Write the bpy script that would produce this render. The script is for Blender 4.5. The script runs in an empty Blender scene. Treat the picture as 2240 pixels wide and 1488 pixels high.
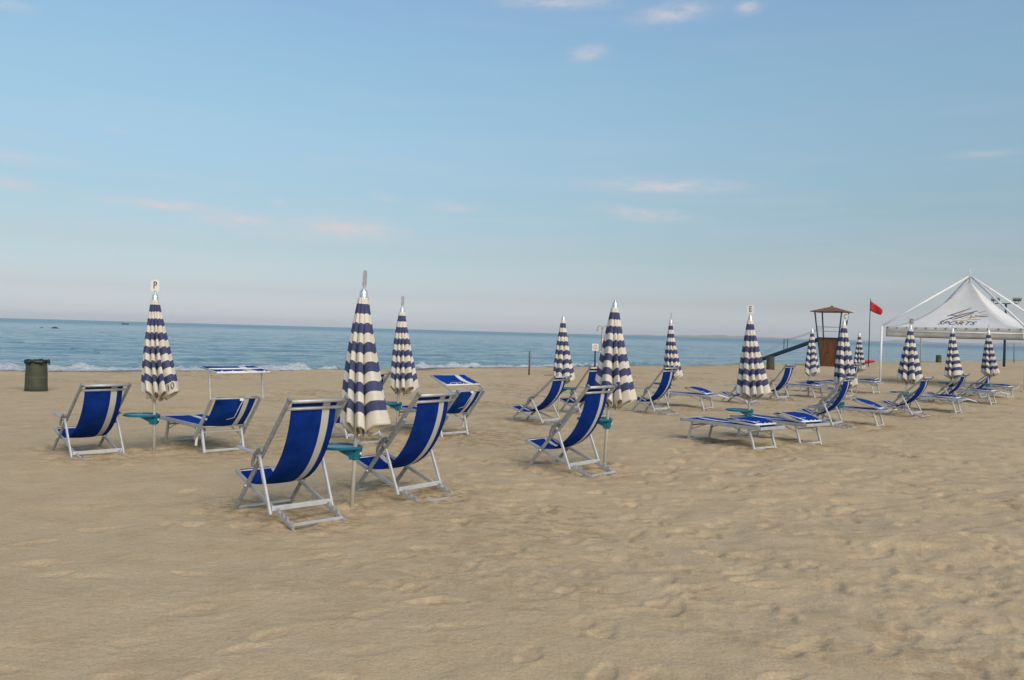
import bpy, math, random
import numpy as np
from mathutils import Vector, Matrix
random.seed(7); rng = np.random.default_rng(11)
R = math.radians
scene = bpy.context.scene
COL = scene.collection
SEA_Z = -0.30

# ------------------------------------------------------------------ node helpers
def new_mat(name):
    m = bpy.data.materials.new(name); m.use_nodes = True
    nt = m.node_tree
    return m, nt, nt.nodes['Principled BSDF']
def N(nt, typ, ins=None, **props):
    n = nt.nodes.new(typ)
    for k, v in props.items(): setattr(n, k, v)
    for k, v in (ins or {}).items():
        if hasattr(v, 'is_output'): nt.links.new(v, n.inputs[k])
        else: n.inputs[k].default_value = v
    return n
def math_(nt, op, a, b=0.0, c=None, clamp=False):
    ins = {0: a, 1: b}
    if c is not None: ins[2] = c
    return N(nt, 'ShaderNodeMath', ins, operation=op, use_clamp=clamp).outputs[0]
def ramp(nt, fac, stops, interp='LINEAR'):
    n = N(nt, 'ShaderNodeValToRGB', {'Fac': fac}); cr = n.color_ramp; cr.interpolation = interp
    while len(cr.elements) < len(stops): cr.elements.new(0.5)
    for e, (p, c) in zip(cr.elements, stops):
        e.position = p; e.color = (c[0], c[1], c[2], 1) if hasattr(c, '__len__') else (c, c, c, 1)
    return n.outputs['Color']
def mix(nt, fac, a, b, blend='MIX'):
    n = N(nt, 'ShaderNodeMix', data_type='RGBA', blend_type=blend)
    for idx, v in ((0, fac), (6, a), (7, b)):
        if hasattr(v, 'is_output'): nt.links.new(v, n.inputs[idx])
        else: n.inputs[idx].default_value = (v if idx == 0 else (tuple(v) + (1,))[:4])
    return n.outputs[2]
def noise(nt, vec, scale, detail=3, rough=0.55, out='Fac', **kw):
    ins = {'Scale': scale, 'Detail': detail, 'Roughness': rough}
    if vec is not None: ins['Vector'] = vec
    return N(nt, 'ShaderNodeTexNoise', ins).outputs[out]
def objco(nt): return N(nt, 'ShaderNodeTexCoord').outputs['Object']
def mapping(nt, vec, scale=(1, 1, 1), rot=(0, 0, 0), loc=(0, 0, 0)):
    return N(nt, 'ShaderNodeMapping', {'Vector': vec, 'Scale': scale, 'Rotation': rot, 'Location': loc}).outputs[0]
def bump(nt, h, strength, dist, normal=None):
    ins = {'Height': h, 'Strength': strength, 'Distance': dist}
    if normal is not None: ins['Normal'] = normal
    return N(nt, 'ShaderNodeBump', ins).outputs[0]
def setp(nt, b, **kw):
    for k, v in kw.items():
        k = k.replace('_', ' ')
        if hasattr(v, 'is_output'): nt.links.new(v, b.inputs[k])
        else: b.inputs[k].default_value = (tuple(v) + (1,) if hasattr(v, '__len__') and len(v) == 3 else v)

M = {}
def simple(name, col, rough=0.6, metal=0.0, var=0.12, vscale=6.0, bmp=0.0, bscale=60.0, spec=0.5):
    m, nt, b = new_mat(name)
    co = objco(nt)
    n = noise(nt, co, vscale, 4)
    lo = tuple(c * (1 - var) for c in col); hi = tuple(min(1, c * (1 + var)) for c in col)
    setp(nt, b, Base_Color=ramp(nt, n, [(0.3, lo), (0.7, hi)]), Roughness=rough, Metallic=metal, Specular_IOR_Level=spec)
    if bmp: setp(nt, b, Normal=bump(nt, noise(nt, co, bscale, 3), bmp, 0.01))
    M[name] = m
    return m

simple('aluminium', (0.47, 0.48, 0.475), 0.5, 0.45, 0.12, 9)
simple('worn_aluminium', (0.30, 0.31, 0.30), 0.62, 0.2, 0.25, 24, 0.2, 60)
simple('bright_leg', (0.50, 0.51, 0.51), 0.45, 0.25, 0.10, 14)
simple('pole_paint', (0.60, 0.59, 0.53), 0.45, 0.1, 0.10, 5)
simple('chrome', (0.78, 0.77, 0.74), 0.33, 0.85, 0.05, 8)
simple('plate_white', (0.72, 0.71, 0.66), 0.5, 0, 0.06, 20)
simple('plate_grey', (0.40, 0.41, 0.41), 0.5, 0, 0.15, 30)
simple('ink', (0.035, 0.042, 0.08), 0.6, 0, 0.1)
simple('ink_black', (0.02, 0.02, 0.025), 0.6, 0, 0.1)
simple('ink_orange', (0.62, 0.28, 0.06), 0.6, 0, 0.1)
simple('table_teal', (0.005, 0.135, 0.205), 0.26, 0, 0.12, 12)
simple('white_plastic', (0.76, 0.75, 0.71), 0.45, 0, 0.08, 30)
simple('grey_plastic', (0.20, 0.20, 0.20), 0.55, 0, 0.15, 30)
simple('tower_metal', (0.018, 0.045, 0.068), 0.5, 0.2, 0.15, 8)
simple('tower_roof', (0.17, 0.085, 0.055), 0.8, 0, 0.25, 5, 0.3, 30)
simple('rope', (0.36, 0.33, 0.31), 0.9, 0, 0.15, 30)
simple('flag_red', (0.50, 0.012, 0.025), 0.75, 0, 0.10, 5)
simple('tent_metal', (0.74, 0.73, 0.70), 0.4, 0.05, 0.06, 3)
simple('lamp_blue', (0.03, 0.055, 0.10), 0.5, 0.2, 0.15, 4)
simple('old_wood', (0.14, 0.09, 0.06), 0.85, 0, 0.3, 12, 0.4, 40)
simple('shower_metal', (0.42, 0.37, 0.32), 0.45, 0.4, 0.15, 8)
simple('black_bag', (0.016, 0.016, 0.018), 0.38, 0, 0.3, 20, 0.6, 30)
simple('dark_rock', (0.03, 0.03, 0.032), 0.7, 0, 0.3, 3, 0.5, 8)
simple('boat_dark', (0.03, 0.035, 0.045), 0.6, 0, 0.2, 3)
simple('sign_red', (0.45, 0.12, 0.12), 0.6, 0, 0.1, 8)

def fabric_mat(name, col, white, stripe=(0.67, 0.86), sheen=0.0):
    m, nt, b = new_mat(name)
    uv = N(nt, 'ShaderNodeTexCoord').outputs['UV']
    u = N(nt, 'ShaderNodeSeparateXYZ', {0: uv}).outputs[0]
    s = math_(nt, 'MULTIPLY', math_(nt, 'GREATER_THAN', u, stripe[0]), math_(nt, 'LESS_THAN', u, stripe[1]))
    co = objco(nt)
    n1 = noise(nt, co, 7.0, 4); n2 = noise(nt, mapping(nt, co, (220, 220, 220)), 1.0, 2)
    blue = mix(nt, ramp(nt, n1, [(0.3, 0.0), (0.7, 1.0)]), tuple(c * 0.78 for c in col), tuple(min(1, c * 1.3 + 0.003) for c in col))
    wh = mix(nt, n1, tuple(c * 0.90 for c in white), white)
    setp(nt, b, Base_Color=mix(nt, s, blue, wh), Roughness=0.95, Specular_IOR_Level=0.04,
         Normal=bump(nt, math_(nt, 'ADD', math_(nt, 'MULTIPLY', n1, 2.0), math_(nt, 'MULTIPLY', n2, 0.25)), 0.35, 0.006))
    M[name] = m
fabric_mat('sling_blue', (0.0035, 0.024, 0.165), (0.48, 0.47, 0.435), (0.69, 0.855))
fabric_mat('lounger_blue', (0.0035, 0.036, 0.215), (0.62, 0.61, 0.58), (0.69, 0.82))
fabric_mat('hood_blue', (0.0035, 0.036, 0.215), (0.62, 0.61, 0.58), (0.20, 0.34))

def canopy_mat():
    m, nt, b = new_mat('umbrella_cloth')
    uv = N(nt, 'ShaderNodeTexCoord').outputs['UV']
    sx = N(nt, 'ShaderNodeSeparateXYZ', {0: uv}); v = sx.outputs[1]
    co = objco(nt)
    w = math_(nt, 'MULTIPLY', math_(nt, 'SUBTRACT', noise(nt, co, 14, 3), 0.5), 0.006)
    v = math_(nt, 'ADD', v, w)
    ph = math_(nt, 'DIVIDE', math_(nt, 'SUBTRACT', v, 0.050), 0.1515)
    fr = math_(nt, 'FRACT', ph)
    s = math_(nt, 'MULTIPLY', math_(nt, 'LESS_THAN', fr, 0.515), math_(nt, 'MULTIPLY', math_(nt, 'GREATER_THAN', ph, 0.0), math_(nt, 'LESS_THAN', ph, 5.9)))
    n1 = noise(nt, co, 5.0, 5); n2 = noise(nt, mapping(nt, co, (260, 260, 90)), 1.0, 2)
    cream = ramp(nt, n1, [(0.25, (0.56, 0.515, 0.43)), (0.55, (0.65, 0.605, 0.515)), (0.8, (0.68, 0.64, 0.555))])
    blue = ramp(nt, n1, [(0.25, (0.056, 0.065, 0.130)), (0.75, (0.076, 0.085, 0.168))])
    setp(nt, b, Base_Color=mix(nt, s, cream, blue), Roughness=0.95, Specular_IOR_Level=0.06,
         Normal=bump(nt, math_(nt, 'ADD', n1, math_(nt, 'MULTIPLY', n2, 0.15)), 0.6, 0.014))
    M['umbrella_cloth'] = m
    simple('valance_cloth', (0.66, 0.575, 0.42), 0.9, 0, 0.14, 18, 0.5, 60, 0.2)
canopy_mat()

def bin_mat():
    m, nt, b = new_mat('bin_mesh')
    uv = N(nt, 'ShaderNodeTexCoord').outputs['UV']
    sx = N(nt, 'ShaderNodeSeparateXYZ', {0: uv})
    gu = math_(nt, 'FRACT', math_(nt, 'MULTIPLY', sx.outputs[0], 64)); gv = math_(nt, 'FRACT', math_(nt, 'MULTIPLY', sx.outputs[1], 34))
    hole = math_(nt, 'MULTIPLY', math_(nt, 'GREATER_THAN', gu, 0.42), math_(nt, 'GREATER_THAN', gv, 0.42))
    band = math_(nt, 'LESS_THAN', math_(nt, 'FRACT', math_(nt, 'MULTIPLY', sx.outputs[1], 2.0)), 0.93)
    n1 = noise(nt, objco(nt), 6, 4)
    base = ramp(nt, n1, [(0.3, (0.050, 0.055, 0.032)), (0.7, (0.085, 0.090, 0.052))])
    setp(nt, b, Base_Color=mix(nt, math_(nt, 'MULTIPLY', hole, band), base, (0.018, 0.020, 0.012)), Roughness=0.6,
         Normal=bump(nt, math_(nt, 'SUBTRACT', 1.0, hole), 0.6, 0.01))
    M['bin_mesh'] = m
bin_mat()
def plank_mat():
    m, nt, b = new_mat('tower_planks')
    co = objco(nt)
    g = noise(nt, mapping(nt, co, (9, 9, 0.7)), 1.0, 5)
    kn = noise(nt, co, 4.2, 1)
    c = ramp(nt, g, [(0.3, (0.095, 0.036, 0.014)), (0.7, (0.20, 0.078, 0.030))])
    c = mix(nt, ramp(nt, kn, [(0.68, 0.0), (0.74, 1.0)]), c, (0.05, 0.02, 0.01))
    setp(nt, b, Base_Color=c, Roughness=0.65, Normal=bump(nt, g, 0.4, 0.02))
    M['tower_planks'] = m
plank_mat()
def tent_mat():
    m, nt, b = new_mat('tent_cloth')
    co = objco(nt)
    n1 = noise(nt, co, 0.9, 4); n2 = noise(nt, mapping(nt, co, (1.5, 1.5, 5)), 1.0, 4)
    c = ramp(nt, n1, [(0.3, (0.60, 0.585, 0.54)), (0.7, (0.70, 0.69, 0.66))])
    setp(nt, b, Base_Color=c, Roughness=0.6, Normal=bump(nt, n2, 0.25, 0.05))
    M['tent_cloth'] = m
    simple('valance_grey', (0.52, 0.50, 0.45), 0.65, 0, 0.15, 2.0, 0.3, 6)
tent_mat()

# ------------------------------------------------------------------ mesh builder
class MB:
    def __init__(s): s.v = []; s.f = []; s.uv = {}; s.sm = []
    def add(s, vs, fs, smooth=False, uvs=None):
        o = len(s.v); s.v += [tuple(v) for v in vs]
        for f in fs:
            if uvs is not None: s.uv[len(s.f)] = [uvs[i] for i in f]
            s.f.append(tuple(i + o for i in f)); s.sm.append(smooth)
    def box(s, c, size, rz=0.0):
        sx, sy, sz = (k / 2 for k in size); ca, sa = math.cos(rz), math.sin(rz)
        vs = []
        for z in (-sz, sz):
            for x, y in ((-sx, -sy), (sx, -sy), (sx, sy), (-sx, sy)):
                vs.append((c[0] + x * ca - y * sa, c[1] + x * sa + y * ca, c[2] + z))
        s.add(vs, [(3, 2, 1, 0), (4, 5, 6, 7), (0, 1, 5, 4), (1, 2, 6, 5), (2, 3, 7, 6), (3, 0, 4, 7)])
    def bar(s, a, b, w, h, ref=(1, 0, 0), ch=0.22):
        """bar of rounded-rectangle section between two points; w along ref, h across"""
        a = Vector(a); b = Vector(b); d = (b - a).normalized(); r = Vector(ref); r = (r - d * r.dot(d)).normalized(); u = d.cross(r)
        k = min(w, h) * ch
        sec = [(-w/2+k, -h/2), (w/2-k, -h/2), (w/2, -h/2+k), (w/2, h/2-k), (w/2-k, h/2), (-w/2+k, h/2), (-w/2, h/2-k), (-w/2, -h/2+k)]
        vs = [a + r * x + u * y for x, y in sec] + [b + r * x + u * y for x, y in sec]
        fs = [(i, (i + 1) % 8, 8 + (i + 1) % 8, 8 + i) for i in range(8)] + [tuple(range(7, -1, -1)), tuple(range(8, 16))]
        s.add(vs, fs)
    def tube(s, pts, rad, seg=10, closed=False, caps=True):
        pts = [Vector(p) for p in pts]; n = len(pts); rs = rad if hasattr(rad, '__len__') else [rad] * n
        vs = []; prev = None
        for i, p in enumerate(pts):
            if closed: d = pts[(i + 1) % n] - pts[i - 1]
            else: d = pts[min(i + 1, n - 1)] - pts[max(i - 1, 0)]
            d = d.normalized()
            if prev is None:
                prev = d.orthogonal().normalized()
            prev = (prev - d * prev.dot(d)).normalized(); q = d.cross(prev)
            for k in range(seg):
                t = 2 * math.pi * k / seg
                vs.append(p + (prev * math.cos(t) + q * math.sin(t)) * rs[i])
        fs = []
        for i in range(n if closed else n - 1):
            j = (i + 1) % n
            for k in range(seg):
                l = (k + 1) % seg
                fs.append((i * seg + k, i * seg + l, j * seg + l, j * seg + k))
        if caps and not closed:
            fs += [tuple(range(seg - 1, -1, -1)), tuple((n - 1) * seg + k for k in range(seg))]
        s.add(vs, fs, True)
    def lathe(s, prof, c=(0, 0, 0), seg=20, uv=False):
        vs = []; n = len(prof); uvs = []
        for i, (r, z) in enumerate(prof):
            for k in range(seg + 1):
                t = 2 * math.pi * k / seg
                vs.append((c[0] + r * math.cos(t), c[1] + r * math.sin(t), c[2] + z)); uvs.append((k / seg, i / (n - 1)))
        fs = [(i * (seg + 1) + k, i * (seg + 1) + k + 1, (i + 1) * (seg + 1) + k + 1, (i + 1) * (seg + 1) + k) for i in range(n - 1) for k in range(seg)]
        s.add(vs, fs, True, uvs if uv else None)
    def sheet(s, grid, uvs=None, smooth=True):
        """grid[i][j] of points"""
        n, m = len(grid), len(grid[0])
        vs = [p for row in grid for p in row]; u = [q for row in uvs for q in row] if uvs else None
        s.add(vs, [(i * m + j, i * m + j + 1, (i + 1) * m + j + 1, (i + 1) * m + j) for i in range(n - 1) for j in range(m - 1)], smooth, u)
    def prism(s, outline, depth):
        """outline in xz plane, extruded along y (centred)"""
        n = len(outline)
        vs = [(x, -depth / 2, z) for x, z in outline] + [(x, depth / 2, z) for x, z in outline]
        s.add(vs, [tuple(range(n)), tuple(range(2 * n - 1, n - 1, -1))] + [(i, i + n, (i + 1) % n + n, (i + 1) % n) for i in range(n)])
    def build(s, name, mat, parent=None, solid=0.0, loc=None, off=0.0):
        me = bpy.data.meshes.new(name); me.from_pydata([tuple(v) for v in s.v], [], s.f)
        if s.uv:
            ul = me.uv_layers.new(name='UVMap')
            for p in me.polygons:
                q = s.uv.get(p.index)
                if q:
                    for li, c in zip(p.loop_indices, q): ul.data[li].uv = c
        me.polygons.foreach_set('use_smooth', s.sm)
        me.materials.append(M[mat] if isinstance(mat, str) else mat); me.update()
        o = bpy.data.objects.new(name, me); COL.objects.link(o)
        if parent: o.parent = parent
        if loc: o.location = loc
        if solid:
            md = o.modifiers.new('thickness', 'SOLIDIFY'); md.thickness = solid; md.offset = off
        return o

def tag(o, label=None, cat=None, group=None, kind=None):
    for k, v in (('label', label), ('category', cat), ('group', group), ('kind', kind)):
        if v: o[k] = v
    return o
def empty(name, loc, rz=0.0, label=None, cat=None, group=None):
    o = bpy.data.objects.new(name, None); COL.objects.link(o); o.location = loc; o.rotation_euler = (0, 0, rz)
    o.empty_display_size = 0.1
    return tag(o, label, cat, group)
def text_mesh(txt, size, extrude=0.002, shear=0.0):
    cu = bpy.data.curves.new('lettering', 'FONT'); cu.body = txt; cu.size = size; cu.extrude = extrude; cu.shear = shear
    cu.align_x = 'CENTER'; cu.align_y = 'CENTER'; cu.resolution_u = 3
    o = bpy.data.objects.new('lettering', cu); COL.objects.link(o)
    dg = bpy.context.evaluated_depsgraph_get(); dg.update()
    me = bpy.data.meshes.new_from_object(o.evaluated_get(dg))
    bpy.data.objects.remove(o); bpy.data.curves.remove(cu)
    return me
def text_obj(txt, size, mat, parent, name='letter', mtx=None, bold=0.0):
    me = text_mesh(txt, size); me.materials.clear(); me.materials.append(M[mat])
    o = bpy.data.objects.new(name, me); COL.objects.link(o)
    if mtx is not None: me.transform(mtx)
    o.parent = parent
    return o

# ------------------------------------------------------------------ numpy noise
def vnoise(x, y, seed):
    xi = np.floor(x).astype(np.int64); yi = np.floor(y).astype(np.int64); xf = x - xi; yf = y - yi
    def h(a, b):
        n = (a * 374761393 + b * 668265263 + seed * 974711) & 0xffffffff
        n = ((n ^ (n >> 13)) * 1274126177) & 0xffffffff
        return ((n ^ (n >> 16)) & 0xffff) / 65535.0
    u = xf * xf * xf * (xf * (xf * 6 - 15) + 10); v = yf * yf * yf * (yf * (yf * 6 - 15) + 10)
    return (h(xi, yi) * (1 - u) + h(xi + 1, yi) * u) * (1 - v) + (h(xi, yi + 1) * (1 - u) + h(xi + 1, yi + 1) * u) * v - 0.5
def sstep(a, b, x):
    t = np.clip((x - a) / (b - a), 0, 1); return t * t * (3 - 2 * t)
def gz(x, y):
    """height of the smooth ground: the beach dips a little towards the sea"""
    return -0.11 * sstep(12, 20, np.hypot(x, y))
# the water's edge, land on its right-hand side
SHX = np.array([-160., -60., -16.7, -9.9, 0.0, 11.2, 31.3, 65.1, 130., 420., 1500., 24000.])
SHY = np.array([-78., -4.0, 27.7, 32.8, 41.9, 53.2, 74.0, 108., 172., 455., 1480., 22500.])
def shore_d(x, y):
    """signed distance to the water's edge, positive on land"""
    best = np.full(x.shape, 1e9); sgn = np.ones(x.shape); along = np.zeros(x.shape); acc = 0.0
    for i in range(len(SHX) - 1):
        ax, ay, bx, by = SHX[i], SHY[i], SHX[i + 1], SHY[i + 1]
        dx, dy = bx - ax, by - ay; L = math.hypot(dx, dy)
        t = np.clip(((x - ax) * dx + (y - ay) * dy) / L / L, 0, 1)
        d = np.hypot(x - ax - t * dx, y - ay - t * dy)
        c = dy * (x - ax) - dx * (y - ay)
        up = d < best - 1e-9
        best = np.where(up, d, best); sgn = np.where(up, np.where(c > 0, 1.0, -1.0), sgn); along = np.where(up, acc + t * L, along)
        acc += L
    return best * sgn, along

def grid_mesh(name, rr, th, zfun, mat, attr=None):
    """polar sheet round the camera's foot point"""
    r, t = np.meshgrid(rr, th, indexing='ij'); x = r * np.sin(t); y = r * np.cos(t)
    z, extra = zfun(x, y, r, t)
    n, m = x.shape
    me = bpy.data.meshes.new(name)
    me.vertices.add(n * m); me.vertices.foreach_set('co', np.stack([x, y, z], -1).astype(np.float32).ravel())
    i, j = np.meshgrid(np.arange(n - 1), np.arange(m - 1), indexing='ij'); a = i * m + j
    q = np.stack([a, a + m, a + m + 1, a + 1], -1).reshape(-1, 4)
    me.loops.add(q.size); me.loops.foreach_set('vertex_index', q.ravel().astype(np.int32))
    me.polygons.add(len(q)); me.polygons.foreach_set('loop_start', np.arange(0, q.size, 4, dtype=np.int32))
    me.polygons.foreach_set('use_smooth', np.ones(len(q), bool))
    me.update(calc_edges=True)
    for k, v in (extra or {}).items():
        at = me.attributes.new(k, 'FLOAT', 'POINT'); at.data.foreach_set('value', v.astype(np.float32).ravel())
    me.materials.append(mat)
    o = bpy.data.objects.new(name, me); COL.objects.link(o)
    return o

# ------------------------------------------------------------------ sand
DISTURBED = []          # (x, y, radius): churned sand round the furniture
def sand_mat():
    m, nt, b = new_mat('sand')
    co = objco(nt)
    n_big = noise(nt, co, 0.35, 4); n_mid = noise(nt, co, 2.6, 5, 0.6); n_fine = noise(nt, co, 42, 4, 0.7); n_grain = noise(nt, co, 70, 6, 0.85)
    c = ramp(nt, n_mid, [(0.25, (0.415, 0.312, 0.180)), (0.5, (0.480, 0.370, 0.222)), (0.75, (0.508, 0.400, 0.250))])
    c = mix(nt, math_(nt, 'MULTIPLY', ramp(nt, n_big, [(0.35, 0.0), (0.7, 1.0)]), 0.30), c, (0.495, 0.375, 0.212))
    g = ramp(nt, n_grain, [(0.30, 0.78), (0.5, 1.0), (0.70, 1.18)])
    c = mix(nt, 1.0, c, g, 'MULTIPLY')
    c = mix(nt, 0.6, c, ramp(nt, n_fine, [(0.3, 0.84), (0.7, 1.12)]), 'MULTIPLY')
    damp_and_shade = N(nt, 'ShaderNodeAttribute', attribute_name='damp_and_shade').outputs['Fac']
    dn = math_(nt, 'MULTIPLY', damp_and_shade, ramp(nt, noise(nt, mapping(nt, co, (6, 9, 6), (0, 0, 0.4)), 1.0, 6, 0.7), [(0.49, 0.0), (0.56, 1.0)]), clamp=True)
    c = mix(nt, math_(nt, 'MULTIPLY', dn, 0.85), c, (0.25, 0.165, 0.082))  # brown of damp sand, also used for shade painted into footprints
    wet = N(nt, 'ShaderNodeAttribute', attribute_name='wet').outputs['Fac']
    c = mix(nt, wet, c, (0.14, 0.10, 0.065))
    # shell chips and bits of dry weed
    vo = N(nt, 'ShaderNodeTexVoronoi', {'Vector': co, 'Scale': 3.1, 'Randomness': 1.0})
    rr = N(nt, 'ShaderNodeSeparateColor', {0: vo.outputs['Color']}).outputs[0]
    chip = math_(nt, 'MULTIPLY', math_(nt, 'LESS_THAN', vo.outputs['Distance'], math_(nt, 'MULTIPLY', rr, 0.022)), math_(nt, 'GREATER_THAN', rr, 0.62))
    c = mix(nt, chip, c, (0.78, 0.76, 0.70))
    vo2 = N(nt, 'ShaderNodeTexVoronoi', {'Vector': mapping(nt, co, (1, 1, 1), loc=(3.7, 1.3, 0)), 'Scale': 2.3, 'Randomness': 1.0})
    r2 = N(nt, 'ShaderNodeSeparateColor', {0: vo2.outputs['Color']}).outputs[1]
    chip2 = math_(nt, 'MULTIPLY', math_(nt, 'LESS_THAN', vo2.outputs['Distance'], math_(nt, 'MULTIPLY', r2, 0.020)), math_(nt, 'GREATER_THAN', r2, 0.72))
    c = mix(nt, chip2, c, (0.06, 0.045, 0.03))
    h = math_(nt, 'ADD', math_(nt, 'MULTIPLY', noise(nt, mapping(nt, co, (1, 1.1, 1), (0, 0, 0.5)), 11.0, 4, 0.6), 0.75), math_(nt, 'ADD', math_(nt, 'MULTIPLY', n_fine, 0.34), math_(nt, 'MULTIPLY', n_grain, 0.10)))
    setp(nt, b, Base_Color=c, Roughness=math_(nt, 'SUBTRACT', 0.95, math_(nt, 'MULTIPLY', wet, 0.35)), Specular_IOR_Level=0.2, Normal=bump(nt, h, 0.75, 0.026))
    return m
def build_sand():
    rr = [0.35]
    while rr[-1] < 125: rr.append(rr[-1] * (1.0042 if 2.3 < rr[-1] < 13 else 1.0075 if 13 <= rr[-1] < 45 else 1.03))
    while rr[-1] < 19000: rr.append(rr[-1] * 1.25)
    rr = np.array(rr)
    th = np.concatenate([np.radians(np.arange(-180, -38, 4.0)), np.radians(np.arange(-38, 40, 0.16)), np.radians(np.arange(40, 180.1, 4.0))])
    def zf(x, y, r, t):
        d, al = shore_d(x, y)
        z = gz(x, y)
        fade = sstep(160, 60, r)
        # broad hollows and mounds, blown ripples lying along the wind
        wx, wy = x * 0.87 + y * 0.5, -x * 0.5 + y * 0.87
        und = 0.060 * vnoise(x / 2.3, y / 2.3, 1) + 0.034 * vnoise(x / 0.9, y / 0.9, 2)
        warp = vnoise(x / 0.8, y / 0.8, 9) * 1.4
        rip = 0.022 * (0.3 - np.abs(vnoise(wx / 1.3 + warp * 0.35, wy / 0.55 + warp, 3))) + 0.006 * vnoise(wx / 0.5, wy / 0.22 + warp * 1.3, 4)
        wx2, wy2 = x + 0.25 * vnoise(x / 0.5, y / 0.5, 15), y + 0.25 * vnoise(x / 0.5, y / 0.5, 16)
        rdg = 0.25 - np.abs(vnoise(wx2 / 0.42, wy2 / 0.30, 17)); lump = 0.030 * vnoise(x / 0.46, y / 0.34, 5) + 0.016 * vnoise(x / 0.24, y / 0.19, 25) + 0.020 * rdg * (0.4 + vnoise(x / 1.3, y / 1.3, 19)) + 0.008 * vnoise(x / 0.15, y / 0.15, 6)
        tread = sstep(-3.5, 3.5, x - 0.10 * (y - 6) * 0 + 0.8 * (y - 7.5))      # smooth, wind-swept in the near left; trodden elsewhere
        z = z + fade * (und * (0.5 + 0.5 * tread) + rip * (1.25 - 0.75 * tread) + lump * (0.22 + 0.95 * tread))
        # footprints
        pr = np.zeros_like(z)
        def stamp(px, py, a, L, W, dep):
            rp = math.hypot(px, py); tp = math.atan2(px, py); k = 0.42
            i0, i1 = np.searchsorted(rr, [rp - k, rp + k]); dt = k / rp; j0, j1 = np.searchsorted(th, [tp - dt, tp + dt])
            if i1 <= i0 or j1 <= j0: return
            X = x[i0:i1, j0:j1] - px; Y = y[i0:i1, j0:j1] - py
            u = (X * math.cos(a) + Y * math.sin(a)) / L; v = (-X * math.sin(a) + Y * math.cos(a)) / (W * (1 + 0.25 * np.clip(u, -1, 1)))
            q = np.sqrt(u * u + v * v + 1e-9)
            q = q * (1 + 0.55 * vnoise(X / 0.07 + px * 7, Y / 0.07 + py * 7, 77)); sh = -dep * sstep(1.15, 0.62, q) * (0.75 + 0.35 * np.clip(u, -1, 1)) + dep * 0.35 * np.exp(-((q - 1.30) / 0.24) ** 2) * (0.5 + 0.5 * np.tanh(2 * u))
            pr[i0:i1, j0:j1] += sh
        g = np.random.default_rng(5)
        for k in range(6000):
            py = 2.3 + (g.random() ** 1.5) * 38; px = (g.random() * 1.5 - 0.72) * (py * 0.95 + 1)
            tw = float(sstep(-3.0, 3.5, np.array(px + 0.8 * (py - 7.0))))
            if g.random() > 0.06 + 0.94 * tw: continue
            stamp(px, py, g.random() * 6.3, 0.13 * (0.7 + 0.6 * g.random()), 0.055 * (0.7 + 0.8 * g.random()), (0.005 + 0.013 * g.random() ** 1.4) * (1 + 0.7 * float(sstep(5, 11, np.array(py)))))
        # a few walked lines
        for k in range(26):
            px, py = g.random() * 9 - 1.5, 2.8 + g.random() * 9; a = g.random() * 6.3
            for s in range(12):
                o = 0.10 if s % 2 else -0.10
                stamp(px - o * math.sin(a), py + o * math.cos(a), a + 0.1 * (g.random() - 0.5), 0.15, 0.06, 0.006 + 0.012 * g.random())
                px += 0.58 * math.cos(a); py += 0.58 * math.sin(a); a += 0.12 * (g.random() - 0.5)
        z = z + pr * fade
        # churned sand round the furniture: soft heaps with a shallow hollow
        damp_and_shade = np.zeros_like(z)
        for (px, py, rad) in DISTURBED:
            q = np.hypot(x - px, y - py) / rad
            q = q / 1.35; ww = np.exp(-q * q * 1.6); z = z + ww * (0.044 * vnoise(x / 0.22, y / 0.22, 8) + 0.012 * vnoise(x / 0.1, y / 0.1, 18)); damp_and_shade = np.maximum(damp_and_shade, ww)
        damp_and_shade = np.maximum(damp_and_shade, 0.75 * sstep(0.16, 0.34, vnoise(x / 1.9, y / 1.9, 21) + 0.5 * vnoise(x / 0.6, y / 0.6, 22)) * (0.25 + 0.75 * tread))
        damp_and_shade = np.maximum(damp_and_shade, sstep(0.010, 0.028, -pr) * 0.8 * (vnoise(x / 0.7, y / 0.7, 23) > 0.05))  # footprint hollows: shadow painted in as darker sand colour
        # little berm, then down under the water
        berm = 0.05 * np.exp(-((d - 0.7) / 0.8) ** 2) * (1 + 1.2 * vnoise(al / 1.7, al * 0, 31))
        z = z + berm * fade - 0.62 * sstep(0.3, -3.5, d) - 0.05 * np.clip(-d - 3, 0, 50)
        z = np.where(d > 6, np.maximum(z, -0.24), z)
        wet = sstep(1.1, 0.2, d + 0.6 * vnoise(al / 2.5, al * 0, 33))
        damp_and_shade = np.maximum(damp_and_shade, 0.9 * sstep(3.0, 0.4, d) * (vnoise(x / 1.4, y / 1.4, 41) > 0.0))
        return z, {'damp_and_shade': damp_and_shade, 'wet': wet}
    o = grid_mesh('sand', rr, th, zf, sand_mat()); tag(o, 'pale trodden beach sand with footprints and wind ripples', kind='structure')

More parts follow.
